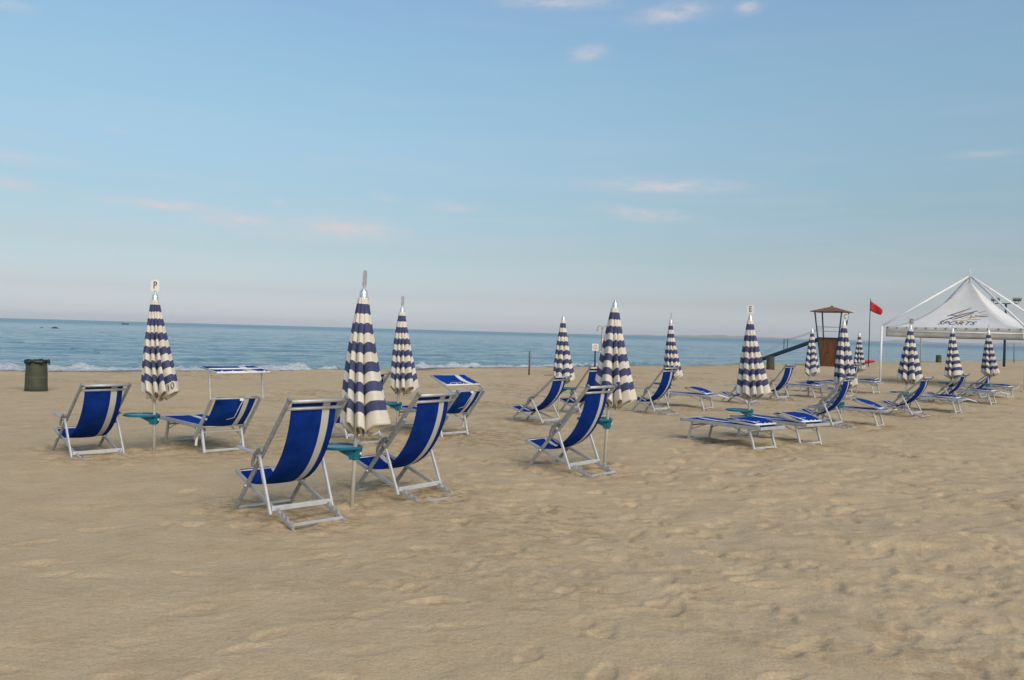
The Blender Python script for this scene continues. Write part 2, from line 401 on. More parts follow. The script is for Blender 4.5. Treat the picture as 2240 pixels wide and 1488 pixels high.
# ------------------------------------------------------------------ sea
def sea_mat():
    m, nt, b = new_mat('sea_water')
    co = N(nt, 'ShaderNodeTexCoord').outputs['Object']
    fo = N(nt, 'ShaderNodeAttribute', attribute_name='foam').outputs['Fac']
    sh = N(nt, 'ShaderNodeAttribute', attribute_name='shallow').outputs['Fac']
    a = R(45)
    v1 = mapping(nt, co, (0.42, 1.25, 1), (0, 0, -a)); v2 = mapping(nt, co, (1.6, 3.6, 1), (0, 0, -a + 0.3)); v3 = mapping(nt, co, (0.035, 0.13, 1), (0, 0, -a - 0.1))
    h = math_(nt, 'ADD', math_(nt, 'MULTIPLY', noise(nt, v1, 1.0, 4, 0.6), 1.0), math_(nt, 'MULTIPLY', noise(nt, v2, 1.0, 4, 0.6), 0.42))
    h = math_(nt, 'ADD', h, math_(nt, 'MULTIPLY', noise(nt, v3, 1.0, 3, 0.5), 2.4))
    deep = mix(nt, sh, (0.085, 0.185, 0.225), (0.15, 0.230, 0.235))
    ff = noise(nt, mapping(nt, co, (1.4, 3.2, 2.0), (0, 0, -a)), 1.4, 7, 0.72)
    fm = math_(nt, 'MULTIPLY', fo, 1.25)
    mask = ramp(nt, math_(nt, 'ADD', math_(nt, 'SUBTRACT', fm, 0.62), ff), [(0.42, 0.0), (0.62, 1.0)])
    setp(nt, b, Base_Color=mix(nt, mask, deep, ramp(nt, noise(nt, mapping(nt, co, (2.2, 4.0, 4.0), (0, 0, -a)), 1.6, 6, 0.75), [(0.34, (0.33, 0.42, 0.46)), (0.50, (0.58, 0.62, 0.63)), (0.64, (0.76, 0.77, 0.76))])), Roughness=math_(nt, 'ADD', math_(nt, 'ADD', 0.10, math_(nt, 'MULTIPLY', N(nt, 'ShaderNodeAttribute', attribute_name='far').outputs['Fac'], 0.20)), math_(nt, 'MULTIPLY', mask, 0.6)), IOR=1.33,  # blue-grey end of the foam ramp is painted shadow
         Specular_IOR_Level=math_(nt, 'SUBTRACT', 0.5, math_(nt, 'MULTIPLY', mask, 0.35)),
         Normal=bump(nt, math_(nt, 'ADD', h, math_(nt, 'MULTIPLY', math_(nt, 'MULTIPLY', ff, mask), 1.5)), 1.0, 0.16))
    return m
def build_sea():
    rr = [18.0]
    while rr[-1] < 420: rr.append(rr[-1] * 1.0055)
    while rr[-1] < 23000: rr.append(rr[-1] * 1.06)
    rr = np.array(rr)
    th = np.radians(np.concatenate([np.arange(-95, -36, 1.5), np.arange(-36, 38, 0.16), np.arange(38, 56, 1.5)]))
    def zf(x, y, r, t):
        d, al = shore_d(x, y); s = -d
        z = np.full_like(x, SEA_Z); fade = sstep(380, 120, r)
        # low swell running at the beach and a cross chop
        w = 2.5 * vnoise(al / 22, s / 30, 51); near = sstep(0, 6, s)
        sw = 0.055 * np.sin(s * 2 * math.pi / 7.5 + w * 1.6) * (0.5 + 1.1 * (vnoise(al / 14, s / 9, 52) + 0.5)) + 0.030 * np.sin(s * 2 * math.pi / 3.1 + al * 0.35 + 2 * w)
        ch = 0.09 * vnoise(al / 2.6, s / 0.95, 53) + 0.05 * vnoise(al / 1.1, s / 0.45, 54)
        z = z + fade * near * (sw + ch)
        # the little breakers
        foam = np.zeros_like(x)
        for (off, wid, hgt, sd, lo) in ((3.8, 0.9, 0.28, 61, -0.36), (8.4, 1.3, 0.20, 62, 0.40), (14.5, 1.8, 0.20, 63, 0.50)):
            pos = off + 1.5 * vnoise(al / 9, al * 0, sd) + 0.5 * vnoise(al / 2.0, al * 0, sd + 7)
            st = sstep(lo, lo + 0.22, vnoise(al / 7.5, al * 0, sd + 20) + 0.25 * vnoise(al / 2.2, al * 0, sd + 30)) * sstep(66, 44, r)
            st2 = (0.35 + 0.65 * st)
            q = (s - pos) / wid
            z = z + fade * sstep(90, 50, r) * hgt * st2 * np.exp(-np.where(q < 0, (q * 2.0) ** 2, (q * 0.8) ** 2)) * (0.75 + 0.9 * vnoise(al / 2.6, s / 2.0, sd + 39) + 0.9 * vnoise(al / 0.7, s / 0.4, sd + 40) + 0.6 * vnoise(al / 0.25, s / 0.2, sd + 41))
            foam = np.maximum(foam, st * np.exp(-np.where(q < 0, (q * 1.1) ** 2, (q * 1.9) ** 2)))
        # wash running up the sand
        edge = 2.6 + 1.6 * vnoise(al / 6, al * 0, 71) + 0.5 * vnoise(al / 1.6, al * 0, 72)
        foam = np.maximum(foam, 0.85 * sstep(edge + 0.6, edge - 0.8, s) * sstep(70, 45, r))
        foam = np.maximum(foam, 0.42 * sstep(edge + 0.6, edge - 0.8, s))
        # tiny whitecaps
        return z, {'foam': foam, 'shallow': np.exp(-np.clip(s, 0, 500) / 14.0), 'far': sstep(60, 700, r)}
    o = grid_mesh('sea', rr, th, zf, sea_mat()); tag(o, 'blue green sea with small breakers along the beach', kind='structure')

# ------------------------------------------------------------------ deck chairs
LA, LB, PA, PB, TC, LC, CW = 1.407, 1.064, 0.225, 0.26, 0.512, 0.502, 0.56
def chair_profile(al):
    dA = Vector((0, -math.cos(al), math.sin(al))); piv = dA * (PA * LA)
    be = math.asin(min(0.99, piv.z / ((1 - PB) * LB))); dB = Vector((0, -math.cos(be), -math.sin(be)))
    BF = piv - dB * (PB * LB); BR = piv + dB * ((1 - PB) * LB); CT = dA * (TC * LA)
    v = CT - BF; s0 = v.dot(dB); s = s0 + math.sqrt(max(LC * LC - (v.dot(v) - s0 * s0), 1e-6))
    return dict(dA=dA, dB=dB, AT=dA * LA, BF=BF, BR=BR, CT=CT, CB=BF + dB * s, P=piv)
def bez(p, n):
    out = []
    for i in range(n + 1):
        t = i / n; a = (1 - t) ** 3; b = 3 * t * (1 - t) ** 2; c = 3 * t * t * (1 - t); d = t ** 3
        out.append(p[0] * a + p[1] * b + p[2] * c + p[3] * d)
    return out
CHAIR_PTS = {}
def deck_chair(x, y, yaw, al, dz, label, arms='out'):
    root = empty('deck_chair', (x, y, float(gz(x, y)) + dz), R(yaw), label, 'deck chair', 'blue and white striped deck chairs on the sand')
    P = chair_profile(R(al)); X = Vector((1, 0, 0)); hw = CW / 2
    dA, dB = P['dA'], P['dB']; nA = X.cross(dA)      # nA: across the back rail, in the side plane
    for s in (-1, 1):
        m = MB(); m.bar(-dA * 0.05 + X * s * hw, P['AT'] + X * s * hw, 0.024, 0.042)
        o = m.build('back_rail', 'worn_aluminium', root)
        m = MB(); m.bar(P['AT'] - dA * 0.004 + X * s * hw, P['AT'] + dA * 0.014 + X * s * hw, 0.030, 0.048); m.build('end_cap', 'grey_plastic', o)
        xi = hw - 0.032
        m = MB(); m.bar(P['BF'] - dB * 0.02 + X * s * xi, P['BR'] + dB * 0.03 + X * s * xi, 0.022, 0.040)
        for k in range(3):      # notches that catch the support bar
            q = P['CB'] + dB * (0.055 + 0.075 * k) + X * s * xi + Vector((0, 0, 0.028)); m.bar(q - dB * 0.018, q + dB * 0.018 + Vector((0, 0, 0.006)), 0.020, 0.024)
        m.build('seat_rail', 'aluminium', root)
        xo = hw + 0.026
        m = MB(); m.bar(P['CT'] + X * s * xo, P['CB'] + (P['CB'] - P['CT']).normalized() * 0.03 + X * s * xo, 0.022, 0.034)
        m.build('support_leg', 'bright_leg', root)
        m = MB(); m.tube([P['P'] + X * s * (hw - 0.05), P['P'] + X * s * (hw + 0.026)], 0.011, 8); m.build('pivot_bolt', 'chrome', root)
        # armrest: a flat bar ahead of the back rail, with the grey strap that locks it
        if arms == 'out':
            a0 = P['CT'] + X * s * (hw + 0.03); a1 = a0 + Vector((0, 0.40, 0.035))
            m = MB(); m.bar(a0 - Vector((0, 0.02, 0.0)), a1, 0.042, 0.018); o = m.build('armrest', 'aluminium', root)
        else:
            a0 = P['CT'] + X * s * (hw + 0.026) + nA * 0.045 - dA * 0.03; a1 = a0 + dA * 0.42
            m = MB(); m.bar(a0, a1, 0.030, 0.030); o = m.build('armrest', 'worn_aluminium', root)
        m = MB(); c = P['CT'] + X * s * (hw + 0.047)
        pts = [c + dA * 0.10 + nA * 0.02, c + dA * 0.05 + nA * -0.02, c + nA * -0.035 - dA * 0.02, c + nA * -0.02 - dA * 0.09 , c - dA * 0.13 + nA * 0.01]
        for p, q in zip(pts[:-1], pts[1:]): m.bar(p, q, 0.020, 0.034)
        m.build('strap', 'grey_plastic', root)
        m = MB(); m.bar(c - dA * 0.05 - X * s * 0.022 - nA * 0.03, c + dA * 0.04 - X * s * 0.022 - nA * 0.03, 0.03, 0.05); m.build('hinge_plate', 'aluminium', root)
    def crossbar(p, half, w, h, mat, ref=None, round_=False):
        m = MB()
        if round_: m.tube([p - X * half, p + X * half], w / 2, 10)
        else: m.bar(p - X * half, p + X * half, w, h, ref or (0, 0, 1))
        return m.build('crossbar', mat, root)
    t1 = P['AT'] - dA * 0.022; t2 = P['AT'] - dA * 0.104
    crossbar(t1 - nA * 0.0, hw - 0.012, 0.034, 0.03, 'aluminium', round_=True)
    crossbar(t2 + nA * 0.006, hw - 0.012, 0.030, 0.03, 'aluminium', round_=True)
    crossbar(P['CB'] + Vector((0, -0.004, 0.022)), hw + 0.013, 0.046, 0.022, 'bright_leg')
    crossbar(P['BR'] + Vector((0, 0.0, 0.012)), hw - 0.04, 0.030, 0.030, 'aluminium')
    crossbar(P['BF'] + Vector((0, 0, 0.0)), hw - 0.04, 0.030, 0.022, 'aluminium', round_=True)
    crossbar(dA * 0.012, hw - 0.012, 0.026, 0.024, 'aluminium')
    # sling
    c0 = t1 - nA * 0.020; c1 = t2 - nA * 0.012; e = P['BF'] + Vector((0, 0.01, 0.018))
    hang = bez([c1, c1 + Vector((0, 0.03, -0.46 * math.sin(R(al)) / 0.75)), e + Vector((0, -0.42, -0.30)), e], 26)
    path = [c0 - dA * 0.006, c0 - dA * 0.03] + hang + [e + Vector((0, 0.014, -0.012)), e + Vector((0, 0.004, -0.030))]
    fw = 0.438; grid = []; uvs = []
    L = [0]
    for p, q in zip(path[:-1], path[1:]): L.append(L[-1] + (q - p).length)
    for p, l in zip(path, L):
        row = []; ur = []
        for k in range(13):
            u = k / 12; sag = 0.018 * (1 - (2 * u - 1) ** 2) * math.sin(math.pi * l / L[-1])
            row.append(p + X * ((u - 0.5) * fw) + Vector((0, -0.5, -0.8)) * sag); ur.append((u, l / L[-1]))
        grid.append(row); uvs.append(ur)
    m = MB(); m.sheet(grid, uvs); m.build('sling', 'sling_blue', root, solid=0.004)
    for s in (0, 0.5): DISTURBED.append((x + 0.5 * math.sin(R(yaw)) * (1 if s else 0) * 1.6, y - 0.5 * math.cos(R(yaw)) * (1 if s else 0) * 1.6, 0.55))
    return root

# ------------------------------------------------------------------ sun loungers
LW, LH, LHEAD, LNF, LFE = 0.60, 0.352, 0.226, 1.102, 0.219
def lounger(x, y, yaw, label, back=0.0, hood=8.0, hoodmode='flat', handle=0):
    """origin under the head-end legs, +y towards the foot end"""
    root = empty('sun_lounger', (x, y, float(gz(x, y)) - 0.012), R(yaw), label, 'sun lounger', 'blue and white sun loungers with folding hoods')
    X = Vector((1, 0, 0)); hw = LW / 2; y0 = -LHEAD; y1 = LNF + LFE; hinge = -0.07 if back > 20 else 0.50; z = LH
    bd = Vector((0, -math.cos(R(back)), math.sin(R(back)))); hp = Vector((0, hinge, z)); bl = 0.54 if back > 20 else hinge + LHEAD
    bn = Vector((0, math.sin(R(back)), math.cos(R(back))))
    def fab(name, pa, pb, half, sag, nrm, mat='lounger_blue', seg=10, parent=root, v0=0.0):
        g = []; uv = []
        for i in range(seg + 1):
            t = i / seg; row = []; ur = []
            for k in range(9):
                u = k / 8; s = sag * (1 - (2 * u - 1) ** 2) * (0.5 + 0.5 * math.sin(math.pi * t)) + sag * 0.5 * math.sin(math.pi * t)
                row.append(pa.lerp(pb, t) + X * ((u - 0.5) * 2 * half) - nrm * s); ur.append((u, t))
            g.append(row); uv.append(ur)
        m = MB(); m.sheet(g, uv); return m.build(name, mat, parent, solid=0.004)
    UP = Vector((0, 0, 1))
    for s in (-1, 1):
        m = MB(); ya = hinge - 0.10 if back > 20 else y0
        m.bar((s * hw, hinge if back > 20 else y0, z), (s * hw, y1, z), 0.026, 0.052); m.build('side_rail', 'aluminium', root)
        if back > 20:
            xo = hw + 0.028
            m = MB(); m.bar(hp - bd * 0.22 + X * s * xo, hp + bd * bl + X * s * xo, 0.024, 0.050); m.build('back_rail', 'aluminium', root)
            m = MB(); m.bar((s * (hw + 0.008), 0.03, z - 0.02), (s * (hw + 0.008), 0.07, 0.10), 0.03, 0.03); m.build('catch_hook', 'white_plastic', root)
        # legs: slanting bars, and thin braces behind them
        for (yt, yb, br) in ((0.0, -0.116, 0.30), (LNF, LNF + 0.091, -0.30)):
            xi = hw - 0.032
            m = MB(); m.bar((s * xi, yt, z - 0.02), (s * xi, yb, -0.02), 0.034, 0.038); m.build('leg', 'bright_leg' if yb < 0.2 else 'aluminium', root)
            m = MB(); m.tube([(s * (xi - 0.02), yt * 0.62 + yb * 0.38, z * 0.60), (s * (xi - 0.02), yt + br, z - 0.03)], 0.006, 6); m.build('brace', 'worn_aluminium', root)
    for (yt, yb) in ((0.0, -0.116), (LNF, LNF + 0.091)):
        for q, w in ((0.040, 0.034), (z - 0.075, 0.024)):
            f = (z - 0.02 - q) / (z - 0.02); yy = yt + (yb - yt) * f
            m = MB(); m.bar((-hw + 0.03, yy, q), (hw - 0.03, yy, q), w, 0.026, (0, 0, 1)); m.build('leg_crossbar', 'bright_leg', root)
    m = MB(); m.bar((-hw, y1, z), (hw, y1, z), 0.050, 0.026, (0, 0, 1)); m.build('end_bar', 'aluminium', root)
    he = hp + bd * bl
    m = MB()
    if back > 20: m.tube([he - X * (hw + 0.02), he + X * (hw + 0.02)], 0.016, 10)
    else: m.bar(he - X * (hw + 0.011), he + X * (hw + 0.011), 0.050, 0.026, (0, 0, 1))
    m.build('end_bar', 'aluminium', root)
    m = MB(); m.tube([(-hw, hinge, z), (hw, hinge, z)], 0.012, 8); m.build('hinge_bar', 'aluminium', root)
    fab('seat_fabric', Vector((0, hinge, z + 0.016)), Vector((0, y1 - 0.012, z + 0.016)), hw - 0.022, 0.018, UP)
    fab('backrest_fabric', hp + bn * 0.014, he - bd * (0.0 if back > 20 else 0.012) + bn * 0.014, hw - (0.03 if back > 20 else 0.022), 0.022 if back < 20 else 0.04, bn)
    if back > 20:
        f = fab('top_hem', he + bn * 0.020 - bd * 0.035, he + bd * 0.020 - bn * 0.004, hw - 0.02, 0.0, bn, seg=3)
        m = MB(); m.box(he - bn * 0.021 + X * 0.06 - bd * 0.01, (0.05, 0.012, 0.03)); m.build('tab', 'white_plastic', root)
        m = MB(); q = he - bn * 0.05 + X * 0.06; m.tube([q, q - bd * 0.30 - bn * 0.02 - X * 0.02, q - bd * 0.36 - X * 0.10], 0.0035, 6); m.build('cord', 'white_plastic', root)
    # hood: tube frame with its own cloth, on two arms
    def hood_panel(c0, d, n, length, half, parent, lift=0.0, mat='lounger_blue'):
        hd = empty('sunshade_hood', (0, 0, 0)); hd.parent = parent
        m = MB(); a = c0 - X * half; b = c0 + X * half; e0 = c0 + d * length - X * half; e1 = c0 + d * length + X * half
        m.tube([a, e0], 0.011, 8); m.tube([b, e1], 0.011, 8); m.build('hood_frame', 'aluminium', hd)
        m = MB(); m.tube([a, b], 0.015, 8); m.build('hood_rod', 'white_plastic', hd)
        if half > 0.345:
            m = MB(); q_ = d * length * 0.5 + n * 0.012; m.tube([a + q_, b + q_], 0.011, 8); m.build('hood_rod', 'white_plastic', hd)
        m = MB(); m.tube([e0, e1], 0.015, 8); m.build('hood_rod', 'white_plastic', hd)
        g = []; uv = []
        for i in range(9):
            t = i / 8; row = []; ur = []
            for k in range(11):
                u = k / 10; sg = -lift * math.sin(math.pi * t) + 0.030 * math.sin(math.pi * t) * (1 - (2 * u - 1) ** 2)
                row.append(c0 + d * (length * t) + X * ((u - 0.5) * 2 * (half - 0.008)) - n * sg + n * 0.012); ur.append((u, t))
            g.append(row); uv.append(ur)
        m = MB(); m.sheet(g, uv); m.build('hood_fabric', mat, hd, solid=0.004)
        m = MB()
        for k in range(5):
            p = c0 + X * (half * (-0.8 + 0.4 * k)) + n * 0.014 + d * 0.004; m.tube([p, p + n * 0.010], 0.010, 8)
        m.build('snap', 'white_plastic', hd)
        m = MB()
        for (u, w) in ((-0.30, 0.15), (0.02, 0.09)):
            p = c0 + d * (length * 0.28) + X * u * half; m.box(p + n * 0.018 - n * 0.022 + n * lift * 0.75, (w, 0.022, 0.004))
        mk = m.build('hood_mark', 'white_plastic', hd)
        return hd
    if hoodmode == 'flat':
        d = Vector((0, math.cos(R(hood)), math.sin(R(hood)))); n = Vector((0, -math.sin(R(hood)), math.cos(R(hood))))
        c0 = Vector((0, y0 + 0.13, z + 0.045))
        hood_panel(c0, d, n, 0.55, hw - 0.03, root, lift=0.03, mat='hood_blue')
        for s in (-1, 1):
            m = MB(); m.bar(c0 + X * s * (hw + 0.006) + d * 0.45 - UP * 0.01, Vector((s * (hw + 0.006), y0 + 0.02, z + 0.036)), 0.014, 0.024); m.build('hood_arm', 'aluminium', root)
    elif hoodmode == 'up':
        tip = he + Vector((0, 0.05, 0.35))
        for s in (-1, 1):
            m = MB(); m.bar(he + X * s * (hw + 0.055) - UP * 0.01, tip + X * s * (hw + 0.055), 0.018, 0.022); m.build('hood_arm', 'bright_leg', root)
        hood_panel(tip + Vector((0, -0.22, -0.012)), Vector((0, 1, 0.10)).normalized(), UP, 0.46, hw + 0.055, root)
    elif hoodmode == 'tilt':
        d = Vector((0, math.cos(R(22)), math.sin(R(22)))); n = Vector((0, -math.sin(R(22)), math.cos(R(22))))
        for s in (-1, 1):
            m = MB(); m.bar(he + X * s * (hw + 0.052), he + d * 0.60 + X * s * (hw + 0.052), 0.016, 0.022); m.build('hood_arm', 'aluminium', root)
        hood_panel(he + d * 0.165 + n * 0.03, (d + n * -0.10).normalized(), n, 0.435, hw + 0.04, root)
    if handle:
        m = MB(); a0 = Vector((hw * handle, y0, z + 0.015)); a1 = a0 + Vector((0.06 * handle, -0.24, -0.06 if handle > 0 else 0.06))
        m.bar(a0, a1, 0.045, 0.018); m.bar(a0 + X * -0.07 * handle, a1 + X * -0.05 * handle, 0.022, 0.012)
        m.build('white_handle', 'white_plastic', root)
    DISTURBED.append((x, y, 0.7)); DISTURBED.append((x - 0.9 * math.sin(R(yaw)), y + 0.9 * math.cos(R(yaw)), 0.6))
    return root

# ------------------------------------------------------------------ closed parasols
def cloth_fn(seed, Lc, lean, wind):
    g = random.Random(seed); ph = [g.random() * 6.28 for _ in range(6)]; tw = (g.random() - 0.5) * 0.9; flap = g.randrange(8); fl = 0.03 + 0.05 * g.random(); amp = [0.50 + 0.95 * g.random() for _ in range(8)]
    def surf(th, s):
        t2 = th + 0.30 * math.sin(th + ph[0]) + 0.13 * math.sin(3 * th + ph[1]) + 0.16 * s * math.sin(2 * th + ph[2]) + tw * s
        k = (t2 + ph[3]) / (2 * math.pi) * 8; fk = k - math.floor(k); A = amp[int(math.floor(k)) % 8]
        lobe = math.sin(math.pi * fk) ** 0.65                       # rounded panels, sharp valleys between
        fine = 0.5 + 0.5 * math.sin(t2 * 24 + ph[4] + 2 * s)
        grow = min(1, 0.22 + 1.1 * s)
        depth = min(0.86, 0.78 * grow * A)
        Rm = 0.047 + 0.200 * s ** 1.08 + 0.010 * math.sin(math.pi * s)
        rad = Rm * (1 - depth * (1 - lobe) + 0.05 * fine * grow + 0.10 * (A - 1) * s) * (1 + 0.15 * s * math.cos(th - wind))
        if int(math.floor(k)) % 8 == flap: rad += fl * lobe * s ** 2
        zz = -Lc * s * (1 + 0.045 - 0.110 * lobe * (0.4 + 0.6 * A)) - 0.05 * (A - 1) * s
        sx = 0.055 * s * s * math.cos(wind); sy = 0.055 * s * s * math.sin(wind)
        return Vector((rad * math.cos(th) + sx, rad * math.sin(th) + sy, zz))
    return surf
def umbrella(x, y, h, lean, hem, label, seed, plate=None, letter=None, plate_rot=0.0, wind=0.0, number=None, table_rot=180.0, table_z=0.50, table_label='', plate_tilt=0.0, squash=1.0):
    z0 = float(gz(x, y)); root = empty('beach_umbrella', (x, y, z0), 0, label, 'beach umbrella', 'closed striped parasols standing in rows')
    H = h - z0; cap = 0.11; ztop = H - cap
    axis = Vector((lean, lean * 0.3, H)).normalized()
    def at(z): return axis * (z / axis.z)
    m = MB(); m.tube([at(-0.12), at(0.9), at(ztop)], 0.020, 12); m.build('pole', 'pole_paint', root)
    Lc = (ztop - (hem - z0))
    f = cloth_fn(seed, Lc, lean, R(wind))
    rot = Vector((0, 0, 1)).rotation_difference(axis).to_matrix(); T = at(ztop)
    def P(th, s):
        p = f(th, s); return T + rot @ Vector((p.x * squash, p.y * squash, p.z))
    nt_, ns_ = 224, 56; g = []; uv = []
    for i in range(ns_ + 1):
        s = i / ns_; g.append([P(2 * math.pi * k / nt_, s) for k in range(nt_ + 1)]); uv.append([(k / nt_, s) for k in range(nt_ + 1)])
    m = MB(); m.sheet(g, uv); canopy = m.build('canopy', 'umbrella_cloth', root, solid=0.004, off=-1.0)
    # frayed valance folded up under the hem
    gr = random.Random(seed + 50); g = []
    for i in range(9):
        t = i / 8; row = []
        for k in range(161):
            th = 2 * math.pi * k / 160
            w = math.sin(th * 13 + seed) * 0.5 + math.sin(th * 29 + 2 * seed) * 0.35
            rr_ = 0.72 + 0.17 * w * t - 0.22 * t * t
            p = P(th, 0.95); c = T + rot @ Vector((0, 0, -Lc * 0.95)); d = (p - c); q = c + Vector((d.x, d.y, d.z)) * rr_
            row.append(q + Vector((0, 0, -t * (0.085 + 0.028 * math.sin(th * 9 + seed) + 0.020 * w))))
        g.append(row)
    m = MB(); m.sheet(g); m.build('valance', 'valance_cloth', canopy, solid=0.003)
    m = MB(); base = T + axis * -0.012
    prof = [(0.0, -0.01), (0.047, -0.01), (0.050, 0.006), (0.046, 0.016), (0.036, 0.020), (0.040, 0.040), (0.038, 0.062), (0.028, 0.082), (0.013, 0.094), (0.011, 0.118), (0.0, 0.121)]
    m.lathe(prof, base, 20); m.build('finial', 'chrome', root)
    if plate:
        pl = empty('number_plate', at(H - 0.005)); pl.parent = root; pl.rotation_euler = (0, R(plate_tilt), R(plate_rot))
        w, hh, c = 0.058, 0.158, 0.022
        out = [(-w + c, 0.0), (w - c, 0.0), (w, c), (w, hh * 0.45), (w - 0.006, hh * 0.5), (w, hh * 0.55), (w, hh - c), (w - c, hh), (-w + c, hh), (-w, hh - c), (-w, hh * 0.55), (-w + 0.006, hh * 0.5), (-w, hh * 0.45), (-w, c)]
        m = MB(); m.prism(out, 0.008); m.build('plate', 'plate_white' if plate == 'white' else 'plate_grey', pl)
        m = MB(); m.box((0, 0, 0.005), (0.03, 0.016, 0.035)); m.build('clip', 'chrome', pl)
        if letter:
            mt = Matrix.Translation((0, -0.006, hh * 0.53)) @ Matrix.Rotation(R(90), 4, 'X') @ Matrix.Diagonal((0.85, 1.15, 1, 1))
            text_obj(letter, 0.115, 'ink_black', pl, 'letter', mt)
    if number:
        txt, th0, s0, size = number
        me = text_mesh(txt, size, 0.0); me.materials.clear(); me.materials.append(M['ink_black'])
        import bmesh
        bm = bmesh.new(); bm.from_mesh(me); bmesh.ops.subdivide_edges(bm, edges=bm.edges[:], cuts=1); bm.to_mesh(me); bm.free()
        q0 = P(th0, s0); tx = (P(th0 + 0.12, s0) - P(th0 - 0.12, s0)).normalized(); tz = (P(th0, s0 - 0.05) - P(th0, s0 + 0.03)).normalized(); out = tx.cross(tz).normalized()
        for v in me.vertices: v.co = q0 + tx * v.co.x + tz * v.co.y + out * 0.016
        o = bpy.data.objects.new('number', me); COL.objects.link(o); o.parent = canopy
    DISTURBED.append((x, y, 0.35))
    # the tray clamped on the pole
    if table_label:
        tp = at(table_z)
        t = empty('umbrella_table', (x + tp.x, y + tp.y, z0 + table_z), R(table_rot), table_label, 'side table', 'turquoise trays clamped to the umbrella poles')
        # tray: teardrop, +x away from the pole
        ol = []
        for k in range(36):
            a = 2 * math.pi * k / 36; rx = 0.235; ry = 0.185 * (1 + 0.12 * math.cos(a))
            ol.append((0.165 + rx * math.cos(a), ry * math.sin(a)))
        vs = []; rings = ((1.0, 0.0), (1.0, 0.022), (0.95, 0.024), (0.90, 0.014), (0.0, 0.014))
        m = MB(); n = len(ol); cx = 0.165
        vs = []
        for (k, zz) in ((0.80, -0.008), (0.98, 0.0), (1.0, 0.010), (1.0, 0.022), (0.965, 0.025), (0.93, 0.013), (0.0, 0.012)):
            for (px, py) in ol: vs.append((cx + (px - cx) * k, py * k, zz))
        fs = [(i * n + j, i * n + (j + 1) % n, (i + 1) * n + (j + 1) % n, (i + 1) * n + j) for i in range(6) for j in range(n)]
        m.add(vs, fs + [tuple(range(n - 1, -1, -1))], False); m.build('tray', 'table_teal', t)
        m = MB()
        for s in (-1, 1):
            m.prism([(-0.062, 0.0), (0.20, -0.004), (0.055, -0.075), (0.045, -0.105), (-0.035, -0.105), (-0.05, -0.07)], 0.012)
        for i in range(len(m.v)):
            vx, vy, vz = m.v[i]; m.v[i] = (vx, vy + (-0.028 if i < 12 else 0.028), vz)
        m.tube([(0, 0, -0.105), (0, 0, 0.0)], 0.036, 14); m.build('bracket', 'table_teal', t)
        m = MB(); m.tube([(-0.036, 0, -0.045), (-0.062, 0, -0.045)], [0.010, 0.014], 10); m.build('clamp_knob', 'white_plastic', t)
    return root

exec_order = []
# placements (metres; camera stands at the origin and looks along +y)
CH = [
 (-5.650, 11.021, 44.4, 40.8, -0.010, 'low-reclined deck chair farthest left, in front of the parasol lettered P', 'out'),
 (-2.288, 7.937, 43.9, 49.0, -0.004, 'nearest and largest deck chair, armrests out, left of the big pleated parasol', 'out'),
 (-1.418, 8.999, 50.7, 49.6, -0.021, 'deck chair just right of the largest parasol, armrests folded up along its back', 'folded'),
 (-2.703, 13.109, 47.4, 47.3, 0.000, 'deck chair mostly hidden behind the largest parasol, its rear crossbars showing below the cloth', 'out'),
 (0.167, 16.934, 53.0, 41.8, -0.010, 'reclined deck chair with armrests out, below the parasol without a plate near the thin post', 'out'),
 (1.318, 19.304, 42.8, 50.4, -0.023, 'deck chair below the round-emblem sign, partly hidden by the chair in front', 'out'),
 (0.429, 10.813, 48.2, 49.8, -0.013, 'deck chair standing alone in the open sand left of the plateless big parasol', 'folded'),
 (3.056, 20.120, 45.3, 50.3, -0.009, 'upright deck chair between the plateless big parasol and the parasol lettered E', 'out'),
 (5.968, 23.679, 51.7, 40.8, -0.005, 'deck chair whose back is hidden behind the parasol lettered E, only its seat end showing', 'out'),
 (7.692, 25.646, 42.5, 51.7, -0.042, 'upright deck chair just right of the parasol lettered E, below the wire litter bin', 'out'),
 (6.226, 17.829, 50.6, 49.4, 0.000, 'deck chair just right of the two flat loungers, before the parasol lettered C', 'folded'),
 (9.955, 26.359, 49.3, 53.5, -0.009, 'far deck chair almost hidden behind the parasol below the lifeguard tower', 'out'),
 (9.458, 21.331, 42.7, 42.9, 0.012, 'reclined deck chair in front of the parasol at the left end of the white tent', 'out'),
 (12.889, 26.067, 44.5, 40.9, -0.003, 'reclined deck chair in front of the parasol under the tent lettering', 'out'),
 (15.259, 28.828, 45.0, 40.8, 0.001, 'farthest right deck chair, in front of the last parasol of the row', 'out'),
]
for c in CH: deck_chair(*c)
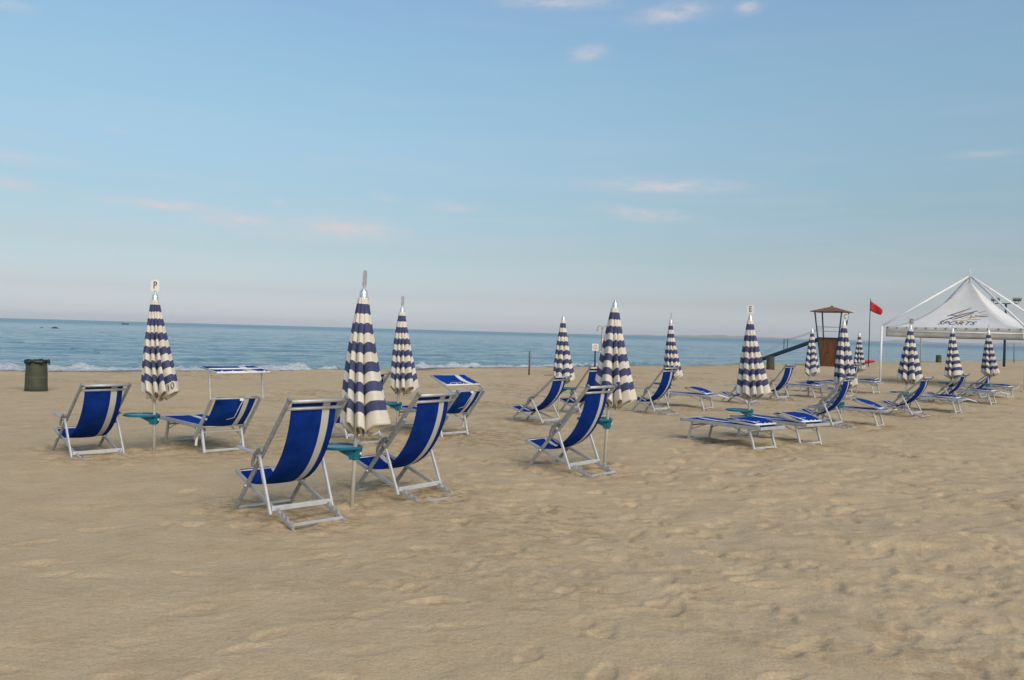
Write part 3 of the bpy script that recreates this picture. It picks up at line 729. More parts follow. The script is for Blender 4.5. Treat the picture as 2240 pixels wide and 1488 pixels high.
LO = [
 (-3.811, 11.177, 43.3, 'lounger with raised back and its hood held flat overhead, beside the parasol lettered P', 47, 0, 'up', 0),
 (-0.963, 13.862, 42.2, 'lounger with raised back and hood tilted forward, behind the chair right of the largest parasol', 47, 0, 'tilt', 0),
 (4.878, 21.207, 52.4, 'flat lounger between the upright deck chair and the parasol lettered E', 0, 13, 'flat', 1),
 (3.860, 13.032, 38.3, 'front one of the two flat loungers side by side at the parasol lettered E', 0, 4, 'flat', 0),
 (4.876, 13.912, 35.0, 'rear one of the two flat loungers side by side at the parasol lettered E', 0, 9, 'flat', 0),
 (9.613, 26.624, 44.3, 'flat lounger below the lifeguard tower ramp, right of the upright deck chair', 0, 5, 'flat', 0),
 (7.789, 18.000, 54.6, 'flat lounger with sloping hood, right behind the deck chair below the lifeguard tower', 0, 17, 'flat', -1),
 (12.868, 29.990, 46.0, 'far flat lounger at the foot of the left tent post', 0, 6, 'flat', 0),
 (11.744, 22.370, 50.0, 'flat lounger between the parasols at the tent, nearest of those under the lettering', 0, 3, 'flat', 1),
 (14.822, 26.146, 46.3, 'flat lounger in front of the last parasol of the row under the tent', 0, 3, 'flat', 1),
 (17.168, 29.230, 42.2, 'farthest right flat lounger, beyond the last parasol of the row', 0, 3, 'flat', -1),
 (11.090, 28.777, 46.0, 'far flat lounger right of the small parasol left of the lifeguard tower', 0, 3, 'flat', 1),
]
for l in LO: lounger(*l)
TB = 'turquoise tray on the pole of the '
U = [
 # x, y, top z, lean, hem z, label, seed, options
 (-4.605, 10.965, 2.076, -0.032, 0.71, 'closed striped parasol with plate P on top and the number 10 on its hem', 3, dict(plate='white', letter='P', plate_rot=2, wind=10, number=('10', R(-30), 0.935, 0.12), table_rot=178, table_z=0.46, table_label=TB + 'parasol lettered P')),
 (-1.479, 8.037, 2.078, 0.059, 0.70, 'largest and nearest striped parasol, its plate seen edge-on, between two deck chairs', 12, dict(plate='grey', plate_rot=83, plate_tilt=7, wind=20, table_rot=172, table_z=0.53, table_label=TB + 'largest parasol, between two chairs')),
 (-1.856, 13.926, 2.071, 0.035, 0.66, 'closed striped parasol just right of and behind the largest one, plate edge-on', 21, dict(plate='grey', plate_rot=74, plate_tilt=5, wind=0, table_rot=185, table_z=0.46, table_label=TB + 'parasol behind the largest one')),
 (1.071, 18.781, 2.083, 0.060, 0.61, 'closed striped parasol without a plate, right of the thin wooden post', 34, dict(wind=0, table_rot=20, table_z=0.55, table_label=TB + 'plateless parasol by the thin post')),
 (1.241, 10.941, 2.140, 0.086, 0.78, 'big plateless striped parasol standing in front of the beach shower', 43, dict(wind=-20, table_rot=170, table_z=0.57, table_label=TB + 'big plateless parasol before the shower')),
 (3.840, 20.571, 2.116, 0.012, 0.66, 'slim striped parasol with edge-on plate behind the upright deck chair', 55, dict(plate='grey', plate_rot=70, wind=-30, squash=0.82, table_rot=150, table_z=0.62, table_label=TB + 'slim parasol behind the upright chair')),
 (4.018, 14.174, 2.094, -0.042, 0.70, 'closed striped parasol with white plate E, over the two flat loungers', 64, dict(plate='white', letter='E', plate_rot=-20, wind=-10, table_rot=185, table_z=0.50, table_label=TB + 'parasol lettered E')),
 (9.527, 27.052, 2.073, 0.078, 0.58, 'small striped parasol left of the wooden lifeguard tower', 77, dict(wind=0, squash=0.9, table_rot=10, table_z=0.48, table_label=TB + 'small parasol left of the tower')),
 (7.049, 18.023, 2.130, 0.018, 0.70, 'striped parasol with plate C standing before the right side of the lifeguard tower', 81, dict(plate='white', letter='C', plate_rot=-25, plate_tilt=12, wind=-30, table_rot=180, table_z=0.47, table_label=TB + 'parasol before the tower')),
 (12.143, 29.704, 2.013, 0.061, 0.66, 'smallest striped parasol, left of the red flag pole', 92, dict(plate='grey', plate_rot=68, plate_tilt=3, wind=0, squash=0.85)),
 (10.068, 21.563, 2.156, 0.102, 0.68, 'striped parasol with grey plate C in front of the left end of the tent', 103, dict(plate='grey', letter='C', plate_rot=-30, plate_tilt=3, wind=-20, squash=1.1, table_rot=180, table_z=0.52, table_label=TB + 'parasol with grey plate C')),
 (13.387, 25.716, 2.186, -0.005, 0.66, 'striped parasol under the tent lettering, plate edge-on', 118, dict(plate='grey', plate_rot=62, wind=0, table_rot=180, table_z=0.6, table_label=TB + 'parasol under the tent lettering')),
 (15.271, 27.036, 2.185, -0.061, 0.72, 'last striped parasol of the row at the right, with a grey plate', 122, dict(plate='grey', plate_rot=38, wind=0, table_rot=175, table_z=0.55, table_label=TB + 'last parasol of the row')),
]
for (x, y, h, ln, hem, lab, sd, kw) in U: umbrella(x, y, h, ln, hem, lab, sd, **kw)

# ------------------------------------------------------------------ litter bins
def litter_bin(x, y, h, r, label, bag):
    root = empty('litter_bin', (x, y, float(gz(x, y)) - 0.02), 0.4, label, 'litter bin', 'dark green mesh litter bins on the beach')
    m = MB(); m.lathe([(r * 1.02, 0.0), (r * 1.0, h * 0.15), (r * 0.98, h * 0.5), (r * 0.93, h * 0.85), (r * 0.90, h)], seg=40, uv=True); m.build('body', 'bin_mesh', root, solid=0.01, off=-1)
    m = MB(); m.tube([(r * 0.91 * math.cos(k * math.pi / 16), r * 0.91 * math.sin(k * math.pi / 16), h) for k in range(32)], 0.012, 8, closed=True); m.build('rim', 'bin_mesh', root)
    m = MB(); m.tube([(r * 1.02 * math.cos(k * math.pi / 16), r * 1.02 * math.sin(k * math.pi / 16), 0.02) for k in range(32)], 0.014, 8, closed=True); m.build('base_ring', 'bin_mesh', root)
    m = MB(); m.lathe([(0.0, h * 0.75), (r * 0.85, h * 0.75)], seg=24); m.build('inside', 'black_bag', root)
    if bag:
        g = []
        for i in range(9):
            t = i / 8; row = []
            for k in range(73):
                a = 2 * math.pi * k / 72; w = 0.004 * math.sin(a * 11) + 0.008 * math.sin(a * 5 + 1) + 0.005 * math.sin(a * 23)
                if t < 0.5: rr_ = r * (0.78 + 0.20 * (t / 0.5)) ; zz = h - 0.04 + 0.075 * t / 0.5 + w * 1.2
                else: q = (t - 0.5) / 0.5; rr_ = r * 1.0 + 0.03 * math.sin(math.pi * q) + w * 1.0 ; zz = h + 0.035 - q * (0.085 + 3.2 * w) + w * 1.2 * (1 - q)
                row.append((rr_ * math.cos(a), rr_ * math.sin(a), zz))
            g.append(row)
        m = MB(); m.sheet(g); m.build('bin_bag', 'black_bag', root, solid=0.003)
litter_bin(-11.81, 21.04, 0.76, 0.255, 'dark green mesh litter bin lined with a black bag, at the far left', True)
litter_bin(15.21, 49.65, 0.80, 0.235, 'dark litter bin under the lifeguard tower ramp', False)
litter_bin(40.33, 79.88, 0.75, 0.25, 'small far litter bin under the tent between two parasols', False)

# ------------------------------------------------------------------ lifeguard tower
def tower():
    cx, cy = 22.2, 58.9; z0 = float(gz(cx, cy)); az = math.atan2(cx, cy); fv = Vector((math.sin(az), math.cos(az), 0)); rv = Vector((math.cos(az), -math.sin(az), 0))
    ey = fv * 0.965 + rv * 0.261; ex = rv * 0.965 - fv * 0.261       # ex runs along the broad face, ey away from the viewer
    root = empty('lifeguard_tower', (cx, cy, z0), math.atan2(ex.y, ex.x), 'wooden lifeguard tower with a brown hipped roof and a long ramp', 'lifeguard tower')
    zb, zr = 1.93, 3.83; S0, S1 = 0.94, 1.80
    S = lambda z: S0 + (S1 - S0) * z / zr
    # body: four tapered plank panels
    for k in range(4):
        a = k * math.pi / 2; ca, sa = math.cos(a), math.sin(a); m = MB(); npl = 6
        for i in range(npl):
            u0, u1 = -1 + 2 * i / npl + 0.004, -1 + 2 * (i + 1) / npl - 0.004
            for (d0) in (0,):
                b0 = S(0.02) / 2; b1 = S(zb) / 2; pts = []
                for (bb, zz) in ((b0, 0.02), (b1, zb)):
                    for (u, dd) in ((u0, 0.0), (u1, 0.0), (u1, -0.025), (u0, -0.025)):
                        xx, yy = u * (bb - 0.04), -(bb + dd - 0.002); pts.append((xx * ca - yy * sa, xx * sa + yy * ca, zz))
                m.add(pts, [(0, 1, 5, 4), (1, 2, 6, 5), (2, 3, 7, 6), (3, 0, 4, 7), (4, 5, 6, 7), (3, 2, 1, 0)])
        m.build('plank_wall', 'tower_planks', root)
    for sx in (-1, 1):
        for sy in (-1, 1):
            m = MB(); m.bar((sx * S(0) / 2, sy * S(0) / 2, -0.1), (sx * S(zr) / 2, sy * S(zr) / 2, zr), 0.085, 0.085); m.build('corner_post', 'tower_metal', root)
    m = MB(); q = S(zb) / 2 + 0.03
    for a, b in (((-q, -q), (q, -q)), ((q, -q), (q, q)), ((q, q), (-q, q)), ((-q, q), (-q, -q))): m.bar((a[0], a[1], zb + 0.05), (b[0], b[1], zb + 0.05), 0.09, 0.07, (0, 0, 1))
    m.build('platform_rim', 'tower_metal', root)
    m = MB(); m.box((0, 0, zb + 0.02), (S(zb) - 0.05, S(zb) - 0.05, 0.04)); m.build('platform', 'tower_planks', root)
    m = MB(); e = 1.16
    m.add([(-e, -e, zr), (e, -e, zr), (e, e, zr), (-e, e, zr), (0, 0, zr + 0.36), (-e, -e, zr - 0.05), (e, -e, zr - 0.05), (e, e, zr - 0.05), (-e, e, zr - 0.05)],
          [(0, 1, 4), (1, 2, 4), (2, 3, 4), (3, 0, 4), (5, 6, 1, 0), (6, 7, 2, 1), (7, 8, 3, 2), (8, 5, 0, 3), (8, 7, 6, 5)])
    rf = m.build('roof', 'tower_roof', root)
    m = MB(); m.tube([(0, 0, zr + 0.33), (0, 0, zr + 0.40), (0, 0, zr + 0.42)], [0.10, 0.07, 0.02], 8); m.build('roof_cap', 'tower_roof', rf)
    for zz in (2.46, 2.76):
        m = MB(); q = S(zz) / 2; m.tube([(-q, -q, zz), (q, -q, zz - 0.01), (q, q, zz), (-q, q, zz)], 0.014, 6, closed=False); m.build('rail_rope', 'rope', root)
    m = MB(); yb = S(1.3) / 2
    m.box((S(1.3) / 2 + 0.03, -0.02, 1.30), (0.02, 0.36, 0.62)); nb = m.build('notice_board', 'plate_white', root)
    m = MB()
    for k in range(5): m.box((S(1.3) / 2 + 0.043, -0.02, 1.10 + 0.1 * k), (0.004, 0.27, 0.03))
    m.build('notice_line', 'plate_grey', nb)
    # ramp down to the left
    q = S(zb) / 2; x0, x1 = -q, -q - 4.9; ra = empty('ramp', (0, 0, 0)); ra.parent = root
    m = MB()
    for yy in (-0.36, 0.36): m.bar((x0, yy, zb), (x1, yy, 0.02), 0.07, 0.20, (0, 1, 0))
    m.build('stringer', 'tower_metal', ra)
    m = MB()
    for k in range(14):
        t = (k + 0.5) / 14; m.box((x0 + (x1 - x0) * t, 0, zb + (0.02 - zb) * t), (0.26, 0.64, 0.035))
    m.build('ramp_step', 'tower_planks', ra)
    px = x0 - 2.45; pz = zb * (1 - 2.45 / 4.9) + 0.05
    for yy in (-0.37, 0.37):
        m = MB(); m.bar((px, yy, pz), (px, yy, pz + 0.80), 0.05, 0.05); m.build('handrail_post', 'tower_metal', ra)
        m = MB(); pts = []
        for i in range(9):
            t = i / 8; pts.append((px + (x0 - px) * t, yy, pz + 0.78 + (2.72 - pz - 0.78) * t - 0.12 * math.sin(math.pi * t)))
        m.tube(pts, 0.014, 6)
        pts = []
        for i in range(9):
            t = i / 8; pts.append((px + (x1 - px) * t, yy, pz + 0.78 + (0.3 - pz - 0.78) * t - 0.10 * math.sin(math.pi * t)))
        m.tube(pts, 0.012, 6); m.build('handrail_rope', 'rope', ra)
tower()

# ------------------------------------------------------------------ flag, float, posts
def flag():
    x, y = 26.0, 61.6; z0 = float(gz(x, y)); root = empty('flag_pole', (x, y, z0), 0, 'tall thin flag pole flying a red triangular pennant', 'flag')
    m = MB(); m.tube([(0, 0, -0.2), (0.01, 0, 2.5), (0.0, 0, 4.95)], [0.034, 0.030, 0.024], 10); m.build('pole', 'tower_metal', root)
    g = []
    for i in range(15):
        t = i / 14; hh = 0.86 * (1 - t) + 0.03 ; top = 4.78 - 0.95 * t ** 0.9 + 0.10 * math.sin(3.1 * t); row = []
        top = 4.80 - 0.62 * t
        bot = 4.06 - 0.36 * t
        if t > 0.85: bot = bot + (top - bot) * (t - 0.85) / 0.15 * 0.55
        for k in range(6):
            u = k / 5; row.append((0.03 + 0.74 * t, 0.10 * math.sin(5 * t + u) * t - 0.25 * t, bot + (top - bot) * u))
        g.append(row)
    m = MB(); m.sheet(g); m.build('pennant', 'flag_red', root, solid=0.006)
flag()
def rescue_float():
    x, y = 27.4, 65.2; z0 = float(gz(x, y)); root = empty('rescue_float', (x, y, z0), R(-20), 'red rescue float lying on the sand at the foot of the flag pole', 'rescue float')
    g = []
    for i in range(13):
        t = i / 12; w = 0.16 * math.sin(math.pi * min(1, 0.12 + t * 0.88)) ** 0.6 + 0.02; row = []
        for k in range(13):
            a = 2 * math.pi * k / 12; row.append((-0.62 + 1.24 * t, w * math.cos(a), 0.17 + 0.16 * t + w * 0.75 * math.sin(a)))
        g.append(row)
    m = MB(); m.sheet(g); m.build('hull', 'flag_red', root)
    m = MB(); m.tube([(-0.5, 0.0, 0.18), (0.55, 0.0, 0.32)], 0.05, 8); m.build('grab_rail', 'flag_red', root)
rescue_float()
def post():
    x, y = 0.76, 35.85; z0 = float(gz(x, y)); m = MB(); m.tube([(0, 0, -0.15), (0.008, 0, 0.5), (0.0, 0, 1.02)], [0.040, 0.038, 0.034], 10)
    o = m.build('wooden_post', 'old_wood', None, loc=(x, y, z0)); tag(o, 'thin brown wooden post standing alone near the water', 'post')
post()
def sign():
    x, y = 4.46, 45.14; z0 = float(gz(x, y)); root = empty('beach_sign', (x, y, z0), R(-6), 'small square white sign with a round emblem on a dark post', 'sign')
    m = MB(); m.tube([(0, 0, -0.15), (0, 0, 1.0)], 0.045, 10); m.build('post', 'tower_metal', root)
    m = MB(); m.box((0, -0.06, 1.10), (0.33, 0.02, 0.38)); bd = m.build('board', 'plate_white', root)
    m = MB(); m.tube([(0.095 * math.cos(k * math.pi / 12), -0.072, 1.12 + 0.095 * math.sin(k * math.pi / 12)) for k in range(24)], 0.012, 6, closed=True)
    m.tube([(-0.06, -0.072, 1.18), (0.06, -0.072, 1.06)], 0.010, 6); m.build('emblem', 'sign_red', bd)
    m = MB(); m.box((0.0, -0.072, 0.965), (0.22, 0.004, 0.025)); m.build('caption_line', 'plate_grey', bd)
sign()
def shower():
    x, y = 4.43, 41.42; z0 = float(gz(x, y)); root = empty('beach_shower', (x, y, z0), R(-8), 'tall beige beach shower with two hooked heads', 'shower')
    m = MB(); m.tube([(0, 0, -0.15), (0, 0, 2.10)], 0.060, 12); m.tube([(0, 0, 2.09), (0, 0, 2.17)], [0.06, 0.03], 12); m.build('pipe', 'shower_metal', root)
    for s in (-1, 1):
        m = MB(); pts = [(s * 0.04, 0, 1.85)]
        for k in range(9):
            a = math.pi * k / 8; pts.append((s * (0.14 - 0.10 * math.cos(a)), 0, 2.12 + 0.10 * math.sin(a)))
        pts.append((s * 0.25, 0, 2.02)); m.tube(pts, 0.020, 8); arm = m.build('shower_arm', 'shower_metal', root)
        m = MB(); m.tube([(s * 0.25, 0, 2.03), (s * 0.255, 0, 1.96)], [0.025, 0.055], 10); m.build('shower_head', 'shower_metal', arm)
        m = MB(); m.tube([(s * 0.06, -0.02, 0.95), (s * 0.12, -0.02, 0.95)], 0.025, 8); m.build('tap', 'chrome', root)
shower()
def thin_stick():
    x, y = 53.36, 89.81; z0 = float(gz(x, y)); m = MB(); m.tube([(0, 0, -0.2), (-0.03, 0, 1.0), (-0.06, 0, 2.05)], [0.05, 0.045, 0.035], 8)
    o = m.build('marker_pole', 'old_wood', None, loc=(x, y, z0)); tag(o, 'thin far marker pole at the water, rightmost under the tent', 'post')
thin_stick()
def driftwood(x, y, rz, L, label):
    m = MB(); m.tube([(-L / 2, 0, 0.03), (-L / 6, 0.03, 0.045), (L / 5, -0.02, 0.04), (L / 2, 0.02, 0.02)], [0.015, 0.026, 0.024, 0.010], 8)
    m.tube([(L / 6, 0, 0.04), (L / 3.2, 0.12, 0.05)], [0.014, 0.006], 6)
    o = m.build('driftwood', 'old_wood', None, loc=(x, y, float(gz(x, y)))); o.rotation_euler = (0, 0, rz); tag(o, label, 'driftwood')
driftwood(1.75, 35.0, 0.1, 0.75, 'dark stick of driftwood lying between the thin post and the parasol')
def lamp():
    x, y = 42.4, 72.8; z0 = float(gz(x, y)); root = empty('floodlight_mast', (x, y, z0), R(-28), 'dark blue floodlight mast with two lamp heads behind the tent', 'light mast')
    m = MB(); m.tube([(0, 0, -0.2), (0, 0, 5.45)], [0.11, 0.09], 12); m.build('mast', 'lamp_blue', root)
    m = MB(); m.bar((-0.85, 0, 5.42), (0.85, 0, 5.42), 0.08, 0.08, (0, 0, 1)); m.build('crossarm', 'lamp_blue', root)
    for s in (-1, 1):
        m = MB(); c = Vector((s * 0.80, -0.05, 5.72))
        m.add([c + Vector(v) for v in ((-0.34, -0.20, 0.06), (0.34, -0.20, 0.06), (0.30, 0.22, -0.10), (-0.30, 0.22, -0.10), (-0.34, -0.16, 0.20), (0.34, -0.16, 0.20), (0.30, 0.24, 0.02), (-0.30, 0.24, 0.02))],
              [(0, 1, 5, 4), (1, 2, 6, 5), (2, 3, 7, 6), (3, 0, 4, 7), (4, 5, 6, 7), (3, 2, 1, 0)])
        hd = m.build('floodlight', 'grey_plastic', root)
        m = MB(); m.bar((s * 0.62, 0, 5.44), (s * 0.68, -0.03, 5.72), 0.04, 0.04); m.bar((s * 0.95, 0, 5.44), (s * 0.92, -0.03, 5.72), 0.04, 0.04); m.build('yoke', 'lamp_blue', hd)
lamp()

# ------------------------------------------------------------------ white pagoda tent
def tent():
    FL = Vector((16.24, 37.2)); S = 5.54; u = Vector((0.74, -0.673)); ang = math.atan2(u.y, u.x)
    z0 = float(gz(16, 37)); root = empty('pagoda_tent', (FL.x, FL.y, z0), ang, 'white pagoda tent with outside rods and SPORTS lettering', 'tent')
    ze = 2.40 - z0; zp = 4.44 - z0; za = 4.68 - z0; val = 0.43
    for (a, b) in ((0, 0), (1, 0), (1, 1), (0, 1)):
        m = MB(); m.tube([(a * S, b * S, -0.1), (a * S, b * S, ze + 0.02)], 0.045, 12); ps = m.build('post', 'tent_metal', root)
        m = MB(); m.tube([(a * S, b * S, 0.0), (a * S, b * S, 0.03)], 0.13, 12)
        sa, sb = (1 if a else -1), (1 if b else -1)
        m.bar((a * S, b * S, 0.25), (a * S + 0.38 * sa, b * S - 0.2, 0.0), 0.03, 0.03); m.build('foot', 'tent_metal', ps)
        m = MB(); m.tube([(a * S, b * S, ze), (S / 2 + (a - 0.5) * 0.12, S / 2 + (b - 0.5) * 0.12, za)], 0.045, 10); m.build('roof_rod', 'tent_metal', root)
    m = MB(); m.tube([(S / 2, S / 2, zp - 0.1), (S / 2, S / 2, za), (S / 2, S / 2, za + 0.04)], [0.05, 0.05, 0.07], 10); m.tube([(S / 2, S / 2, za), (S / 2, S / 2, za + 0.36)], 0.014, 6); m.build('mast_tip', 'tent_metal', root)
    ins = 0.14; h = S / 2 - ins
    def roof(side, w, t):
        """side 0 faces the viewer; w -1..1 along the eave, t 0 eave .. 1 peak"""
        k = (1 - t) * 0.985 + 0.015
        zz = (ze - 0.02) + (zp - ze) * t ** 1.75 - 0.05 * (1 - w * w) * (1 - t) * t * 2
        x, y = w * h * k, -h * k
        a = side * math.pi / 2
        return Vector((S / 2 + x * math.cos(a) - y * math.sin(a), S / 2 + x * math.sin(a) + y * math.cos(a), zz))
    rt_ = empty('roof', (0, 0, 0)); rt_.parent = root
    m = MB()
    for side in range(4): m.sheet([[roof(side, -1 + 2 * j / 20, i / 28) for j in range(21)] for i in range(29)])
    m.build('roof_cloth', 'tent_cloth', rt_, solid=0.008)
    m = MB(); g = []
    for side in range(4):
        a = side * math.pi / 2; g = []
        for i in range(5):
            row = []
            for j in range(41):
                w = -1 + 2 * j / 40; p = roof(side, w, 0)
                o = 0.012 * math.sin(j * 0.9 + side) * i / 4; row.append((p.x + math.sin(a) * (-o), p.y + math.cos(a) * (-o), p.z - val * i / 4))
            g.append(row)
        m.sheet(g)
    m.build('valance', 'valance_grey', rt_, solid=0.008)
    m = MB()
    for side in range(2):
        for j in range(14):
            w = -0.97 + 1.94 * j / 13; p = roof(side, w, 0); a = side * math.pi / 2; d = Vector((math.sin(a), -math.cos(a), 0))
            m.tube([p + d * 0.004 - Vector((0, 0, 0.035)), p + d * 0.03 - Vector((0, 0, 0.035))], 0.030, 8)
    m.build('eyelet', 'grey_plastic', rt_)
    m = MB()
    for side in range(4): 
        p, q = roof(side, -1, 0), roof(side, 1, 0); m.tube([p - Vector((0, 0, 0.2)), q - Vector((0, 0, 0.2))], 0.03, 8)
    m.build('eave_bar', 'tent_metal', root)
    # marks on the front slope: local 2D (a along the eave in metres, b up the slope 0..1)
    def on(a, b, lift=0.02):
        t = b; k = (1 - t) * 0.985 + 0.015; w = a / (h * k); p = roof(0, w, t); return p + Vector((0, -0.55, 0.83)) * lift
    me = text_mesh('SPORTS', 0.40, 0.0, 0.25); me.materials.clear(); me.materials.append(M['ink'])
    import bmesh
    bm = bmesh.new(); bm.from_mesh(me); bmesh.ops.subdivide_edges(bm, edges=bm.edges[:], cuts=1); bm.to_mesh(me); bm.free()
    for v in me.vertices: v.co = on(v.co.x * 1.05 + 0.0, 0.265 + v.co.y * 0.40)
    o = bpy.data.objects.new('lettering', me); COL.objects.link(o); o.parent = rt_
    def strokes(lst, mat, name):
        m = MB()
        for pts, wd in lst:
            n = 14; g = []
            P = []
            for i in range(n + 1):
                t = i / n * (len(pts) - 1); k = min(int(t), len(pts) - 2); f = t - k; f = f * f * (3 - 2 * f) if len(pts) > 2 else f
                P.append((pts[k][0] * (1 - f) + pts[k + 1][0] * f, pts[k][1] * (1 - f) + pts[k + 1][1] * f))
            for i in range(n + 1):
                a = P[max(0, i - 1)]; b = P[min(n, i + 1)]; dx, dy = b[0] - a[0], (b[1] - a[1]) * 3.2; L = math.hypot(dx, dy) + 1e-6
                ww = wd * (0.25 + 0.75 * math.sin(math.pi * (0.12 + 0.8 * i / n)))
                g.append([on(P[i][0] - dy / L * ww, P[i][1] + dx / L * ww / 3.2, 0.022), on(P[i][0] + dy / L * ww, P[i][1] - dx / L * ww / 3.2, 0.022)])
            m.sheet(g)
        m.build(name, mat, rt_)
    def k(px, py):          # strokes of the emblem, drawn in units of 2 mm beside the lettering
        z = 0.20 + (570 - py) / 640.0
        return ((px - 645) / 494.0, (max(z, 0.01) / 2.04) ** (1 / 1.75))
    K = lambda *p: [k(*q) for q in p]
    strokes([(K((400, 362), (560, 275), (820, 128)), 0.020), (K((440, 338), (600, 336)), 0.014), (K((335, 512), (520, 400), (700, 305), (962, 208)), 0.024), (K((535, 455), (700, 372), (892, 262)), 0.024),
             (K((395, 485), (465, 430), (530, 436)), 0.020), (K((935, 342), (1050, 372), (1188, 374)), 0.018)], 'ink', 'emblem_dark')
    strokes([(K((610, 300), (690, 240)), 0.014), (K((980, 270), (1112, 222)), 0.016), (K((1045, 332), (1192, 316)), 0.013), (K((550, 482), (700, 492), (840, 470)), 0.014), (K((835, 470), (885, 385), (850, 318)), 0.024),
             (K((850, 388), (995, 384)), 0.018), (K((870, 452), (1092, 450)), 0.013), (K((560, 395), (690, 325)), 0.016), (K((690, 440), (780, 400), (860, 385)), 0.010)], 'ink_orange', 'emblem_orange')
tent()

# ------------------------------------------------------------------ things on the water, far coast
def boat():
    x, y = -238.0, 520.0; root = empty('rowing_boat', (x, y, SEA_Z), R(8), 'tiny dark boat with a seated person far out on the water', 'boat')
    g = []
    for i in range(15):
        t = -1 + 2 * i / 14; w = 0.85 * (1 - abs(t) ** 2.6); sh = 0.55 + 0.22 * t * t; row = []
        for k in range(9):
            a = math.pi * k / 8; row.append((2.3 * t, w * math.cos(a), sh - (sh + 0.25) * math.sin(a) ** 0.8 * (1 - 0.5 * t * t)))
        g.append(row)
    m = MB(); m.sheet(g); m.build('hull', 'boat_dark', root, solid=0.04)
    m = MB()
    for xx in (-0.9, 0.2, 1.2): m.box((xx, 0, 0.35), (0.25, 1.4, 0.05))
    m.build('thwart', 'old_wood', root)
    # seated figure
    me = bpy.data.meshes.new('person'); 
    V = [(0, 0, 0), (0, 0, 0.30), (0, 0, 0.52), (0, 0, 0.62), (0, 0, 0.74), (0.18, 0.1, 0.0), (0.42, 0.12, 0.06), (0.48, 0.12, -0.30), (0.18, -0.1, 0.0), (0.42, -0.12, 0.06), (0.48, -0.12, -0.30), (0.02, 0.20, 0.48), (0.16, 0.26, 0.22), (0.36, 0.22, 0.20), (0.02, -0.20, 0.48), (0.16, -0.26, 0.22), (0.36, -0.22, 0.20)]
    E_ = [(0, 1), (1, 2), (2, 3), (3, 4), (0, 5), (5, 6), (6, 7), (0, 8), (8, 9), (9, 10), (2, 11), (11, 12), (12, 13), (2, 14), (14, 15), (15, 16)]
    rad = [0.15, 0.15, 0.14, 0.06, 0.10, 0.09, 0.07, 0.05, 0.09, 0.07, 0.05, 0.06, 0.045, 0.035, 0.06, 0.045, 0.035]
    me.from_pydata(V, E_, []); o = bpy.data.objects.new('person', me); COL.objects.link(o); o.location = (x - 0.9, y, SEA_Z + 0.48)
    md = o.modifiers.new('skin', 'SKIN'); o.modifiers.new('sub', 'SUBSURF').render_levels = 1
    for v, r_ in zip(me.skin_vertices[0].data, rad): v.radius = (r_, r_)
    me.skin_vertices[0].data[0].use_root = True
    me.materials.append(M['boat_dark']); tag(o, 'person in dark clothes sitting in the far boat', 'person')
boat()
def rocks():
    for i, (x, y, s) in enumerate(((-99.0, 183.0, 0.75), (-103.5, 186.0, 0.45), (-105.5, 187.0, 0.35))):
        g = []; r_ = random.Random(i)
        for a in range(9):
            p = math.pi * a / 16; row = []
            for b in range(17):
                q = 2 * math.pi * b / 16; k = s * (1 + 0.3 * math.sin(3 * q + i) * math.sin(p) + 0.15 * math.sin(7 * q + 2 * i))
                row.append((k * math.sin(p) * math.cos(q), k * math.sin(p) * math.sin(q), 0.55 * s * math.cos(p) * (1 + 0.2 * math.sin(5 * p + q)) - 0.1))
            g.append(row)
        m = MB(); m.sheet(g); o = m.build('rock', 'dark_rock', None, loc=(x, y, SEA_Z))
        tag(o, ('dark rock breaking the sea surface, right one of three', 'dark rock awash in the sea, middle of three', 'small dark rock awash in the sea, left one of three')[i], 'rock', 'rocks awash off the left of the beach')
rocks()
def hills():
    m_, nt, b = new_mat('coast_hills'); setp(nt, b, Base_Color=ramp(nt, noise(nt, objco(nt), 0.001, 4), [(0.3, (0.20, 0.20, 0.165)), (0.7, (0.30, 0.28, 0.23))]), Roughness=1.0)
    g = []; n = 150
    for i in range(7):
        row = []
        for j in range(n + 1):
            az = R(6.5 + 31 * j / n); dd = 20500 + 200 * i
            e = float(sstep(0.0, 0.30, np.array(j / n))); H_ = 30 + 55 * e
            a_ = np.array([j / 9.0]); b_ = np.array([0.3 * i])
            hh = H_ * (0.65 + 0.55 * float(vnoise(a_, b_, 81)[0]) + 0.35 * float(vnoise(a_ * 3, b_, 82)[0])) * math.sin(math.pi * min(1, (i + 0.05) / 6)) * float(sstep(0, 0.05, np.array(j / n)))
            row.append((dd * math.sin(az), dd * math.cos(az), SEA_Z - 3 + hh))
        g.append(row)
    m = MB(); m.sheet(g); o = m.build('hills', m_); tag(o, 'low hazy coastline on the far side of the bay', kind='structure')
hills()
build_sand(); build_sea()
def haze():
    m_ = bpy.data.materials.new('haze_air'); m_.use_nodes = True; nt = m_.node_tree; nt.nodes.clear()
    out = nt.nodes.new('ShaderNodeOutputMaterial')
    v = N(nt, 'ShaderNodeVolumePrincipled', {'Color': (0.90, 0.94, 1.0, 1), 'Density': HAZE_D, 'Anisotropy': 0.0}); nt.links.new(v.outputs[0], out.inputs['Volume'])
    m = MB(); m.box((0, 0, 77), (52000, 52000, 166)); o = m.build('haze', m_); tag(o, kind='stuff')
HAZE_D = 3.0e-5
haze()

